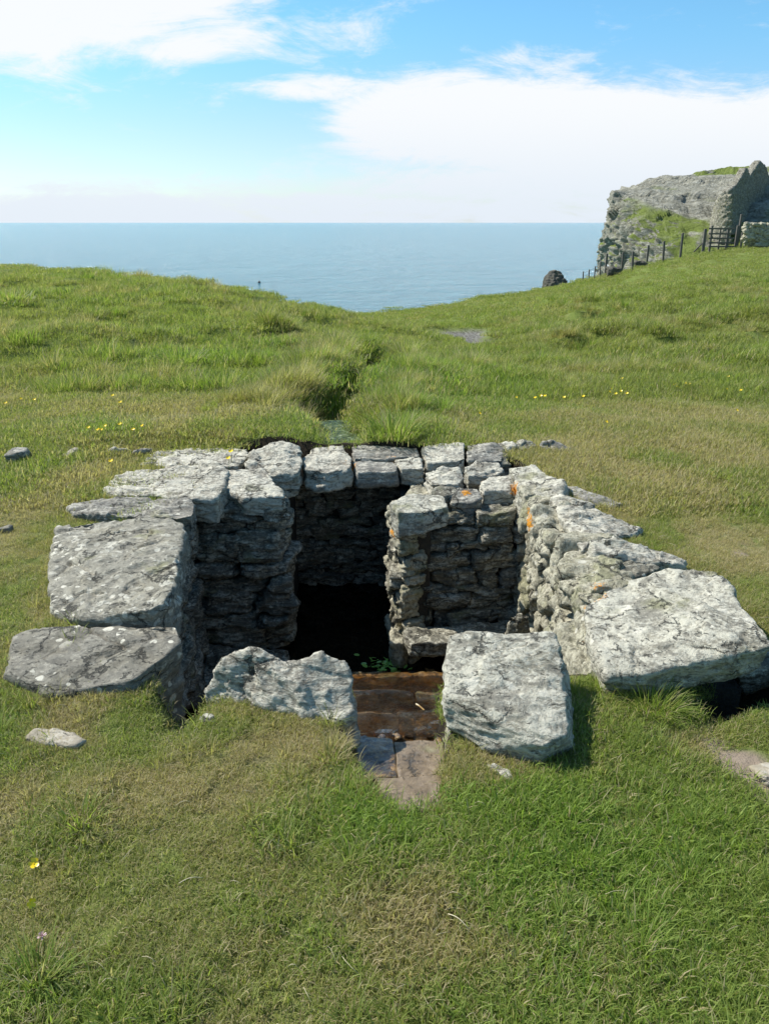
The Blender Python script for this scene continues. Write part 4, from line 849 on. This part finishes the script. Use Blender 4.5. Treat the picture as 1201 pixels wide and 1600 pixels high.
# clumps one can point at (own objects)
def clump_mat():
    m = grass_mat('clump_blades'); m.name = 'clump_blades'
    for n in list(m.node_tree.nodes):
        if n.type == 'ATTRIBUTE' and n.attribute_type == 'INSTANCER':
            v = m.node_tree.nodes.new('ShaderNodeValue'); v.outputs[0].default_value = .75 if n.attribute_name == 'lush' else .12
            for l in list(n.outputs['Fac'].links): m.node_tree.links.new(v.outputs[0], l.to_socket)
            m.node_tree.nodes.remove(n)
    return m
CM = clump_mat()
def clump(px, py, n, rad, h, wd, label, lean=.9, dz=0):
    p = G(px, py); me = blades_mesh('grass_clump', n, rad, h, wd, CM, int(px*7+py), lean=lean, clump=True)
    o = link('grass_clump', me, None, p+np.array((0, 0, dz-.01))); return tag(o, label, 'grass clump')
clump(1015, 1120, 900, .09, .10, .0028, 'bushy green clump growing under the near edge of the largest slab')
clump(130, 1318, 200, .05, .07, .004, 'loose dark green clump in the turf at lower left')
clump(282, 572, 420, .28, .22, .010, 'dark rounded tussock on the left slope')
clump(385, 516, 240, .22, .15, .010, 'small tussock on the left slope above the dark rounded one', dz=0)
clump(615, 678, 420, .20, .20, .006, 'dense green tussock beside the ditch behind the well')
clump(690, 612, 260, .18, .15, .008, 'rounded tussock left of the flowery turf beyond the back wall')
clump(745, 575, 420, .35, .26, .010, 'bright tall tussock in the middle of the dip')
clump(560, 560, 300, .25, .25, .009, 'straggly tussock at the head of the stream')
clump(15, 470, 300, .5, .22, .018, 'low dark tussock near the left edge of the slope')
clump(182, 436, 260, .5, .22, .02, 'small tussock on the left skyline')
clump(1105, 572, 300, .30, .18, .009, 'grassy tussock at the foot of the right slope')
clump(70, 1590, 260, .05, .085, .0035, 'green clump at the bottom left corner', lean=1.0)

# dead straws on the turf
m, T, b, out = newmat('straw'); T.set(b.inputs['Base Color'], (.50, .43, .28, 1)); T.set(b.inputs['Roughness'], .7); M['straw'] = m
def tube(pts_, r0, r1, k=5):
    P = np.array(pts_, float); V = []; F_ = []
    for i, p in enumerate(P):
        t = P[min(i+1, len(P)-1)]-P[max(i-1, 0)]; t /= np.linalg.norm(t)+1e-9; a = np.cross(t, (.3, .2, .93)); a /= np.linalg.norm(a)+1e-9; b_ = np.cross(t, a)
        r_ = r0+(r1-r0)*i/(len(P)-1)
        for j in range(k): th_ = 2*math.pi*j/k; V.append(p+r_*(a*math.cos(th_)+b_*math.sin(th_)))
    for i in range(len(P)-1):
        for j in range(k): F_.append([i*k+j, i*k+(j+1) % k, (i+1)*k+(j+1) % k, (i+1)*k+j])
    F_.append(list(range(k))[::-1]); F_.append([(len(P)-1)*k+j for j in range(k)]); return V, F_
V = []; F_ = []
r = np.random.default_rng(5)
for i in range(420):
    y = r.uniform(.95, 4.5); x = r.uniform(-1, 1)*(.6*y+.4)
    if sdpoly(np.array([x]), np.array([y]), PIT)[0] < .1 or sdpoly(np.array([x]), np.array([y]), NOTCH)[0] < .05: continue
    z = height(np.array([x]), np.array([y]))[0]+r.uniform(.012, .022); a = r.uniform(0, 6.28); L = r.uniform(.02, .06); bend = r.normal()*.25
    p = [(x+math.cos(a+bend*t)*L*t, y+math.sin(a+bend*t)*L*t, z+.01*math.sin(t*3)+.003) for t in (0, .35, .7, 1)]
    v, f = tube(p, .0007, .0004, 3); F_ += [[j+len(V) for j in q] for q in f]; V += v
tag(link('dead_straw', mesh_np('dead_straw', V, F_, M['straw'])), 'dead grass stalks scattered over the near turf', 'straw', kind='stuff')
def stalk(a, b_, z, label, r_=.0015, arch=.01):
    p, q = Z(*a, z), Z(*b_, z); pts_ = [p*(1-t)+q*t+np.array((0, 0, arch*math.sin(t*3.1))) for t in np.linspace(0, 1, 7)]
    v, f = tube(pts_, r_, r_*.5); c = np.array(pts_[0]); tag(link('straw_stalk', mesh_np('straw_stalk', v, f, M['straw'], origin=c), None, c), label, 'stalk')
stalk((650, 1100), (684, 1152), -.31, 'long yellow stalk lying across the brown water', .004, .03)
stalk((655, 1185), (672, 1210), -.16, 'thin dark stalk on the pinkish-tan flagstone', .003, .01)
stalk((280, 1380), (318, 1372), .03, 'pale dry stalk on the turf at lower left', .0012)
stalk((700, 1428), (732, 1452), .03, 'pale dry stalk on the turf below the channel', .0014)

# ------------------------------------------------------------------ pondweed in the pool
m, T, b, out = newmat('pondweed_leaf'); t = T.new('ShaderNodeTexCoord')
T.set(b.inputs['Base Color'], T.mix(T.noise(t.outputs['Object'], 40, 2), (.10, .26, .03), (.24, .42, .09))); T.set(b.inputs['Roughness'], .3); M['weed'] = m
V = []; F_ = []; r = np.random.default_rng(9)
for i in range(90):
    c = Z(600+r.normal()*16, 1040+r.normal()*6, PZ+.012); R_ = r.uniform(.008, .02); a0 = r.uniform(0, 6.28); tl_ = r.normal(size=2)*.35; n0 = len(V)
    for j in range(7): a = a0+j*2*math.pi/7; dx, dy = R_*math.cos(a), R_*.6*math.sin(a); V.append((c[0]+dx, c[1]+dy, c[2]+tl_[0]*dx+tl_[1]*dy+r.uniform(0, .012)*0))
    F_.append(list(range(n0, n0+7)))
pwd = link('pondweed', mesh_np('pondweed', V, F_, M['weed'])); tag(pwd, 'bright green leaves floating in the dark pool', 'pondweed', kind='stuff')

# ------------------------------------------------------------------ flowers
m, T, b, out = newmat('buttercup_yellow'); T.set(b.inputs['Base Color'], (.85, .60, .01, 1)); T.set(b.inputs['Roughness'], .3); M['yellow'] = m
m, T, b, out = newmat('stem_green'); T.set(b.inputs['Base Color'], (.09, .15, .03, 1)); M['stem'] = m
m, T, b, out = newmat('clover_pink'); T.set(b.inputs['Base Color'], (.62, .42, .45, 1)); M['pink'] = m
def petal_mesh(name, n, R_, mat, seed, cup=.35):
    V = []; F_ = []; r = np.random.default_rng(seed)
    for k in range(n):
        a = k*2*math.pi/n+r.normal()*.08; n0 = len(V)
        for (t, w_) in ((.08, .12), (.45, .36), (.85, .42), (1.05, .18)):
            for s in (-1, 1):
                x, y_ = R_*t, R_*w_*s; V.append((x*math.cos(a)-y_*math.sin(a), x*math.sin(a)+y_*math.cos(a), R_*cup*t*t))
        for q in range(3): F_.append([n0+q*2, n0+q*2+1, n0+q*2+3, n0+q*2+2])
    n0 = len(V)
    for j in range(6): V.append((R_*.2*math.cos(j), R_*.2*math.sin(j), R_*.12))
    F_.append(list(range(n0, n0+6))); return mesh_np(name, V, F_, mat)
def buttercup(p, R_, h, label, group=None, tilt=.3):
    e = empty('buttercup', p); tag(e, label, 'flower', group)
    f = link('flower_head', petal_mesh('flower_head', 5, R_, M['yellow'], 3), e, (0.0, 0, h)); f.rotation_euler = (tilt+.1, -.2, 1.0)
    v, q = tube([(0, 0, 0), (.003, 0, h*.5), (0, 0, h)], .0012, .0009); link('stem', mesh_np('stem', v, q, M['stem']), e); return e
buttercup(G(62, 1397), .013, .035, 'open yellow buttercup, higher of the two at lower left', tilt=.5)
buttercup(G(60, 1468), .011, .055, 'half closed yellow buttercup, lower of the two at lower left', tilt=.9)
proto = None
for (px, py) in [(190, 684), (140, 684), (157, 694), (166, 683), (225, 683), (176, 740), (12, 645), (35, 638), (56, 638), (178, 633), (190, 645), (362, 722), (358, 733),
                 (805, 633), (835, 634), (843, 633), (850, 632), (880, 634), (910, 633), (950, 625), (953, 622), (960, 627), (968, 624), (977, 629), (1052, 612), (1055, 616), (1068, 611), (1075, 612), (1091, 608), (1102, 611), (1135, 602), (1133, 620), (1155, 621), (748, 660), (970, 604), (192, 442), (200, 440), (945, 674), (1148, 655), (210, 690), (160, 690)]:
    p = G(px, py); z0 = max(.03, .012*p[1]); p = p+np.array((0, 0, 0.0)); R_ = .012+.0011*p[1]
    if (px, py) in ((362, 722), (358, 733)): p = Z(px, py, .06)
    if proto is None:
        proto = empty('buttercup', p); proto['category'] = 'flower'; proto['group'] = 'small yellow buttercups dotted over the turf'; proto['label'] = 'tiny yellow buttercup dotted in the turf away from the camera'
        f = link('flower_head', petal_mesh('flower_head', 5, .015, M['yellow'], 3, .5), proto, (0, 0, .075)); f.rotation_euler = (.5, 0, 0)
        v, q = tube([(0, 0, 0), (.004, 0, .04), (0, 0, .075)], .002, .001); link('stem', mesh_np('stem', v, q, M['stem']), proto)
    else:
        o = proto.copy(); COL.objects.link(o); o.location = [float(c) for c in p]; o.rotation_euler = (0, 0, rng.uniform(-1, 1))
        for ch in list(proto.children):
            c = ch.copy(); COL.objects.link(c); c.parent = o
for (px, py, lb) in [(79, 1530, 'pale pink clover head at the lower left, nearest the bottom edge'), (1020, 1170*1, None)]:
    if lb is None: continue
    p = G(px, py); e = empty('clover', p); tag(e, lb, 'flower')
    V = []; F_ = []; r = np.random.default_rng(2)
    for i in range(60):
        a = r.uniform(0, 6.28); el = r.uniform(-.2, 1.5); d = np.array((math.cos(a)*math.cos(el), math.sin(a)*math.cos(el), math.sin(el))); s = np.cross(d, (0.1, .2, 1)); s /= np.linalg.norm(s); n0 = len(V)
        V += [d*.002-s*.0012, d*.002+s*.0012, d*.011+s*.0004, d*.011-s*.0004]; F_.append([n0, n0+1, n0+2, n0+3])
    link('flower_head', mesh_np('flower_head', V, F_, M['pink']), e, (0, 0, .045))
    v, q = tube([(0, 0, 0), (.002, 0, .03), (0, 0, .045)], .0012, .0009); link('stem', mesh_np('stem', v, q, M['stem']), e)

# ------------------------------------------------------------------ headland crag
def head_mat():
    m, T, b, out = newmat('headland_rock_and_turf'); t = T.new('ShaderNodeTexCoord'); P = t.outputs['Object']; g = T.new('ShaderNodeNewGeometry')
    n1 = T.noise(P, .5, 7, .65, .4); n2 = T.noise(T.vmul(P, (1, 1, 2.5)), 1.6, 8, .7, .5); n3 = T.noise(P, 6, 5, .7)
    rockc = T.ramp(T.math('ADD', T.math('MULTIPLY', n2, .65), T.math('MULTIPLY', n3, .35)), [(.32, (.07, .065, .05)), (.46, (.22, .21, .16)), (.62, (.42, .405, .335))])
    gr = T.mix(n3, (.09, .12, .02), (.21, .25, .06))
    nzv = T.new('ShaderNodeSeparateXYZ', {0: g.outputs['Normal']}).outputs[2]
    f = T.math('MULTIPLY', T.sstep(nzv, .42, .72), T.sstep(T.math('ADD', n1, T.math('MULTIPLY', T.math('SUBTRACT', n2, .5), .5)), .36, .46))
    at = T.new('ShaderNodeAttribute', attribute_name='bald').outputs['Fac']
    f = T.math('MULTIPLY', f, T.math('SUBTRACT', 1.0, at))
    T.set(b.inputs['Base Color'], T.mix(f, rockc, gr)); T.set(b.inputs['Roughness'], .9); T.set(b.inputs['Specular IOR Level'], .15)
    bp = T.new('ShaderNodeBump', {'Height': T.math('ADD', n2, T.math('MULTIPLY', n3, .3)), 'Distance': .35}); T.l.new(bp.outputs[0], b.inputs['Normal']); return m
top = [Y(961, 303, 77), Y(1000, 314, 75), Y(1060, 322, 74), Y(1120, 325, 73), Y(1200, 318, 72), Y(1330, 300, 72), (90, 90, 9), (95, 130, 9), (50, 135, 6), (36, 115, 5), Y(962, 296, 88)]
bot = [np.array(p) for p in [Y(930, 430, 68)+(1.6, 0, 0), (20.5, 58, 0), (26, 55, 0), (33, 54, 0), (45, 52, 0), (70, 52, 0), (110, 70, 0), (120, 140, 0), (60, 150, 0), (38, 128, 0), Y(945, 430, 90)+(2.0, 0, 0)]]
def loop(pl, n):
    P = np.array([list(p) for p in pl], float); Q = np.vstack([P, P[:1]]); return Q
TT = loop(top, 0); BB = loop(bot, 0); BB[:, 2] = -16
# segment-wise matched parameter, denser on the seen side
us = np.concatenate([np.linspace(k, k+1, c, endpoint=False) for k, c in zip(range(11), (70, 70, 70, 80, 40, 10, 8, 10, 20, 40, 110))])
tp = np.stack([np.interp(us, range(12), TT[:, i]) for i in range(3)], 1); bt = np.stack([np.interp(us, range(12), BB[:, i]) for i in range(3)], 1)
nu = len(us); front = np.interp(us, [0, .4, 1, 5, 7, 11], [.25, .7, 1, 1, 0, .0])
lv = np.concatenate([np.linspace(0, .5, 12, endpoint=False), np.linspace(.5, 1, 110)])
rings = []; bald = []
for t in lv:
    hz = t; hx = np.where(front > 0, (t*.55+.45*t**3)*front+(1-front)*t, t)      # gentle front, sheer seaward side
    zf = (1-(1-t)**1.0)
    gy_ = .15*t/.72 if t < .72 else .15+.85*(t-.72)/.28
    q = bt+(tp-bt)*np.stack([hx*0+t, front*gy_+(1-front)*t, zf+0*hx], 1); rings.append(q); bald.append(np.full(nu, t*1.0))
cen = np.array(Y(1150, 268, 98))
for s in np.linspace(0, 1, 60)[1:]:
    q = tp+(cen-tp)*s; q[:, 2] = tp[:, 2]+(cen[2]-tp[:, 2])*(1-(1-s)**1.6); rings.append(q); bald.append(np.full(nu, 1.0-sst(np.full(nu, s), .5, .9)))
V = np.concatenate(rings); nr_ = len(rings); bald = np.concatenate(bald); bald = sst(bald+.16*fbm(V*.2, 3, 91)-.12*sst(V[:, 0], 26, 34)*(1-sst(V[:, 2], 2.5, 4.0)), .84, .93)
I = np.arange(nr_*nu).reshape(nr_, nu); Fh = np.stack([I[:-1], np.roll(I[:-1], -1, 1), np.roll(I[1:], -1, 1), I[1:]], -1).reshape(-1, 4)
hm = mesh_np('t', V, Fh, None); N = normals_of(hm); bpy.data.meshes.remove(hm)
D = 1.3*fbm(V*.09, 2, 67)+.75*fbm(V*.22, 3, 70)+.55*fbm(V*np.array((.5, .5, 1.1)), 3, 75, .55, True)*.5+.10*fbm(V*1.6, 3, 80, .6, True)+.5*facets(V*np.array((.5, .5, .35)), 4)*.6
steep = 1-sst(N[:, 2], .5, .9); V = V+N*(D*(.45+.75*steep))[:, None]
d_ = V[:, 2]+.4*gn(V*.25, 5); V[:, 2] += (.5*(sst((d_/1.5) % 1, .25, .8)-(d_/1.5) % 1))*.8        # ledges
tag(link('headland_cliff', mesh_np('headland_cliff', V, Fh, head_mat(), {'bald': bald})), 'craggy grey headland with grassy ledges dropping to the sea', 'headland', kind='structure')

# wall running up the crag
def hullwall(label, st, thick, mat, vox):
    hs = []
    for (a, b2) in zip(st[:-1], st[1:]):
        h = []
        for (tx_, ty_, bx_, by_, yy) in (a, b2):
            t_ = Y(tx_, ty_, yy); b_ = Y(bx_, by_, yy); h += [t_, b_-np.array((0, 0, 1.2)), t_+np.array((-thick*.6, thick*.8, -.1)), b_+np.array((-thick, thick, -1.2))]
        hs.append(h)
    return rock('stone_wall', hs, mat, label, 'wall', vox=vox, rough=.025, lay=.08, smooth=1, fac=2.5)
hullwall('dark ruined wall climbing the headland to two pointed tops', [(1140, 298, 1142, 342, 64.5), (1150, 288, 1154, 338, 66.5), (1160, 272, 1164, 328, 69), (1165, 262, 1169, 318, 70.5), (1171, 275, 1175, 312, 71.5), (1178, 264, 1182, 300, 73), (1187, 251, 1191, 296, 74.5), (1194, 262, 1197, 294, 76), (1206, 292, 1208, 300, 79)], .6, 'wall_dark', .09)  # shade of the near face put into the darker stone colour
hullwall('pale rubble wall end at the foot of the dark ruined wall', [(1125, 330, 1124, 352, 66.5), (1129, 312, 1129, 354, 65.5), (1136, 302, 1137, 356, 64.6), (1145, 304, 1147, 354, 64)], .6, 'wall', .09)
# low dry-stone wall behind the gate: one mesh of many stones
def farwall(label, a, b_, h, seed, n):
    r = np.random.default_rng(seed); V = []; F_ = []; base, fc = CG[8]; off = 0; a = np.array(a); b_ = np.array(b_)
    for i in range(n):
        t = r.random(); k = r.random(); c = a*(1-t)+b_*t+np.array((0, r.uniform(-.2, .2), k*h)); s = r.uniform(.10, .22)
        P = base/((np.abs(base)**4).sum(1)**.25)[:, None]; P = P*(1+.25*gn(P*1.2, i % 40)[:, None])*np.array((s, s*.8, s*.55)); th_ = r.normal()*.4; c_, s_ = math.cos(th_), math.sin(th_)
        P = np.c_[P[:, 0]*c_-P[:, 2]*s_, P[:, 1], P[:, 0]*s_+P[:, 2]*c_]; V.append(P+c); F_.append(fc+off); off += len(P)
    o0 = a; me = mesh_np('stone_wall', np.concatenate(V), np.concatenate(F_), M['wall_lit'], origin=o0); me.attributes.new('orange', 'FLOAT', 'POINT')
    tag(link('stone_wall', me, None, o0), label, 'wall')
wa = Y(1160, 383, 49); wb = Y(1260, 384, 49)
farwall('low grey dry-stone wall running right from the gate', wa, wb, 1.15, 4, 560)
# rock on the skyline and rubble
c = G(862, 447); yy = 50.5
P_ = [Y(x_, y_, yy+dy) for x_, y_, dy in [(845, 447, 0), (849, 434, .2), (858, 424, .5), (868, 423, .6), (880, 430, .4), (884, 438, .2), (884, 447, 0), (862, 450, -.5), (864, 440, 1.6), (850, 450, 1.2), (884, 452, 1.2)]]
rock('boulder', [P_+[p-np.array((0, 0, .5)) for p in P_[-5:]]], 'crag', 'dark pointed rock on the grassy skyline against the sea', 'rock', vox=.05, rough=.16, lay=.04)
for (px, py, s, lb) in [(612, 541, .32, None), (1000, 412, .35, 'pale boulder below the fence near the cliff'), (958, 428, .5, 'rock at the foot of the leaning white rail')]:
    if lb is None: continue
    p = G(px, py); block_stone('stone', p+np.array((0, 0, s*.2)), (s*1.6, s, s*.9), np.eye(3), 'crag', int(px), label=lb, cat='rock', rough=.15, lay=.03)

# ------------------------------------------------------------------ fence and gate
m, T, b, out = newmat('weathered_timber'); t = T.new('ShaderNodeTexCoord'); n = T.noise(T.vmul(t.outputs['Object'], (12, 12, 1.5)), 3, 4, .6)
T.set(b.inputs['Base Color'], T.mix(n, (.05, .042, .034), (.17, .15, .125))); T.set(b.inputs['Roughness'], .85); M['timber'] = m
m, T, b, out = newmat('white_timber'); T.set(b.inputs['Base Color'], (.7, .7, .68, 1)); M['white'] = m
m, T, b, out = newmat('wire'); T.set(b.inputs['Base Color'], (.25, .25, .25, 1)); M['wire'] = m
def boxm(name, c, d, mat, bev=.01, lean=0.0):
    import bmesh
    bm = bmesh.new(); bmesh.ops.create_cube(bm, size=1)
    for v in bm.verts: v.co = Vector((v.co.x*d[0], v.co.y*d[1], v.co.z*d[2])); v.co.x += lean*v.co.z; v.co += Vector([float(q) for q in c])
    bmesh.ops.bevel(bm, geom=list(bm.edges), offset=bev, segments=1, affect='EDGES'); me = bpy.data.meshes.new(name); bm.to_mesh(me); bm.free(); me.materials.append(mat); return me
posts = [(909.8, 438, 426, 'shortest'), (919, 435, 423, 'second shortest'), (928, 432, 416, ''), (936.8, 424, 398, ''), (945.4, 422.5, 394.5, ''), (970.8, 419.5, 392.5, ''), (987, 415, 391, ''), (1009.5, 411, 383, ''), (1035, 401, 375, ''), (1062, 398, 368, ''), (1156, 385, 367, '')]
where = ['leftmost stub post, low on the skyline above the sea', 'second post from the left, thin against the sea', 'third post from the left, thin against the sea', 'tall thin post just seaward of the cliff edge', 'dark post standing behind the leaning white rail', 'post below the cliff left of the twin posts',
         'post right of the one below the cliff edge', 'post in front of the dark cliff cleft', 'stout post midway between cliff cleft and gate', 'post nearest the gate on its seaward side', 'short post right of the gate by the stone wall']
tops = []
for (px, pb, pt, _), lb in zip(posts, where):
    p = G(px, pb+1.5, 20, 70)
    if p[1] < 38: p = Y(px, pb, 50)
    h = (pb-pt+2)*(p[1]*math.cos(PITCH)+1.6*math.sin(PITCH))/F_PX/ math.cos(PITCH)*1.0; h = float(np.clip(h, .4, 1.7)); s = .06 if px < 940 else .11
    ln = random.uniform(-.05, .05); o = link('fence_post', boxm('fence_post', (0, 0, h/2-.1), (s, s, h+.2), M['timber'], .012, ln), None, p); tag(o, lb, 'fence post', 'timber fence posts along the cliff')
    tops.append((p, h))
for zf, lb in ((.85, 'upper wire of the cliff fence strung between the posts'), (.5, 'lower wire of the cliff fence strung between the posts')):
    V, F_ = tube([p+np.array((0, 0, h*zf)) for p, h in tops[:10]], .008, .008, 4); o0 = tops[0][0]
    tag(link('fence_wire', mesh_np('fence_wire', V, F_, M['wire'], origin=o0), None, o0), lb, 'wire')
a, b_ = Y(946, 413, 50.2), Y(956, 424, 50.0)
V, F_ = tube([a, (a+b_)/2, b_], .07, .06, 6); tag(link('white_rail', mesh_np('white_rail', V, F_, M['white'], origin=b_), None, b_), 'white rail leaning against the fence at the cliff edge', 'rail')
gp = G(1118, 392.5, 20, 70); gY = gp[1] if gp[1] > 38 else 46.
def gz_(px, py): return Y(px, py, gY)-gp
sc_ = (gY*math.cos(PITCH)+1.6*math.sin(PITCH))/F_PX
gate = empty('gate', gp); tag(gate, 'dark timber field gate with horizontal bars below the headland', 'gate')
xl, xr = gz_(1097, 390)[0], gz_(1149, 388)[0]
for (px, pb, pt, w_) in ((1097, 395, 361, .18), (1107, 393, 356, .12), (1133, 391, 360, .16), (1147, 390, 356, .14)):
    q = gz_(px, pb); q2 = gz_(px, pt); boxo = link('gate_post', boxm('gate_post', (q[0], q[1], (q[2]+q2[2])/2), (w_, .14, q2[2]-q[2]+.3), M['timber'], .012), gate)
for k, pt in enumerate((358, 366, 373, 380, 386)):
    q = gz_(1107, pt); q2 = gz_(1145, pt-1.5); link('bar', boxm('bar', ((q[0]+q2[0])/2, -.06, (q[2]+q2[2])/2), (q2[0]-q[0]+.1, .05, .10), M['timber'], .01), gate)
q = gz_(1121, 390); q2 = gz_(1121, 357); link('upright', boxm('upright', (q[0], .0, (q[2]+q2[2])/2), (.1, .05, q2[2]-q[2]), M['timber'], .01), gate)
a, b_ = gz_(1083, 394), gz_(1096, 380); V, F_ = tube([a, (a+b_)/2, b_], .05, .05, 6); link('brace', mesh_np('brace', V, F_, M['timber']), gate)
p = Y(1150, 388, gY+.3); q = Y(1151, 336, gY+.3); hh = q[2]-p[2]
tag(link('gate_pole', boxm('gate_pole', (0, 0, hh/2-.1), (.14, .14, hh+.3), M['timber'], .012, .02), None, p), 'tall weathered pole standing at the right side of the gate', 'pole')

# ------------------------------------------------------------------ float on the sea
fd = ray(405, 442); t = (SEA-CAMH)/fd[2]; fp = np.array((fd[0]*t, fd[1]*t, SEA))
me = bpy.data.meshes.new('buoy')
V = []; F_ = []; prof = [(.0, -.2), (.35, -.1), (.42, .1), (.3, .3), (.16, .5), (.0, .62)]; k = 12
for (r_, z_) in prof:
    for j in range(k): V.append((r_*math.cos(2*math.pi*j/k), r_*math.sin(2*math.pi*j/k), z_))
for i in range(len(prof)-1):
    for j in range(k): F_.append([i*k+j, i*k+(j+1) % k, (i+1)*k+(j+1) % k, (i+1)*k+j])
m, T, b, out = newmat('dark_float'); T.set(b.inputs['Base Color'], (.02, .025, .03, 1))
tag(link('buoy', mesh_np('buoy', V, F_, m), None, fp), 'tiny dark float far out on the sea above the left slope', 'buoy')
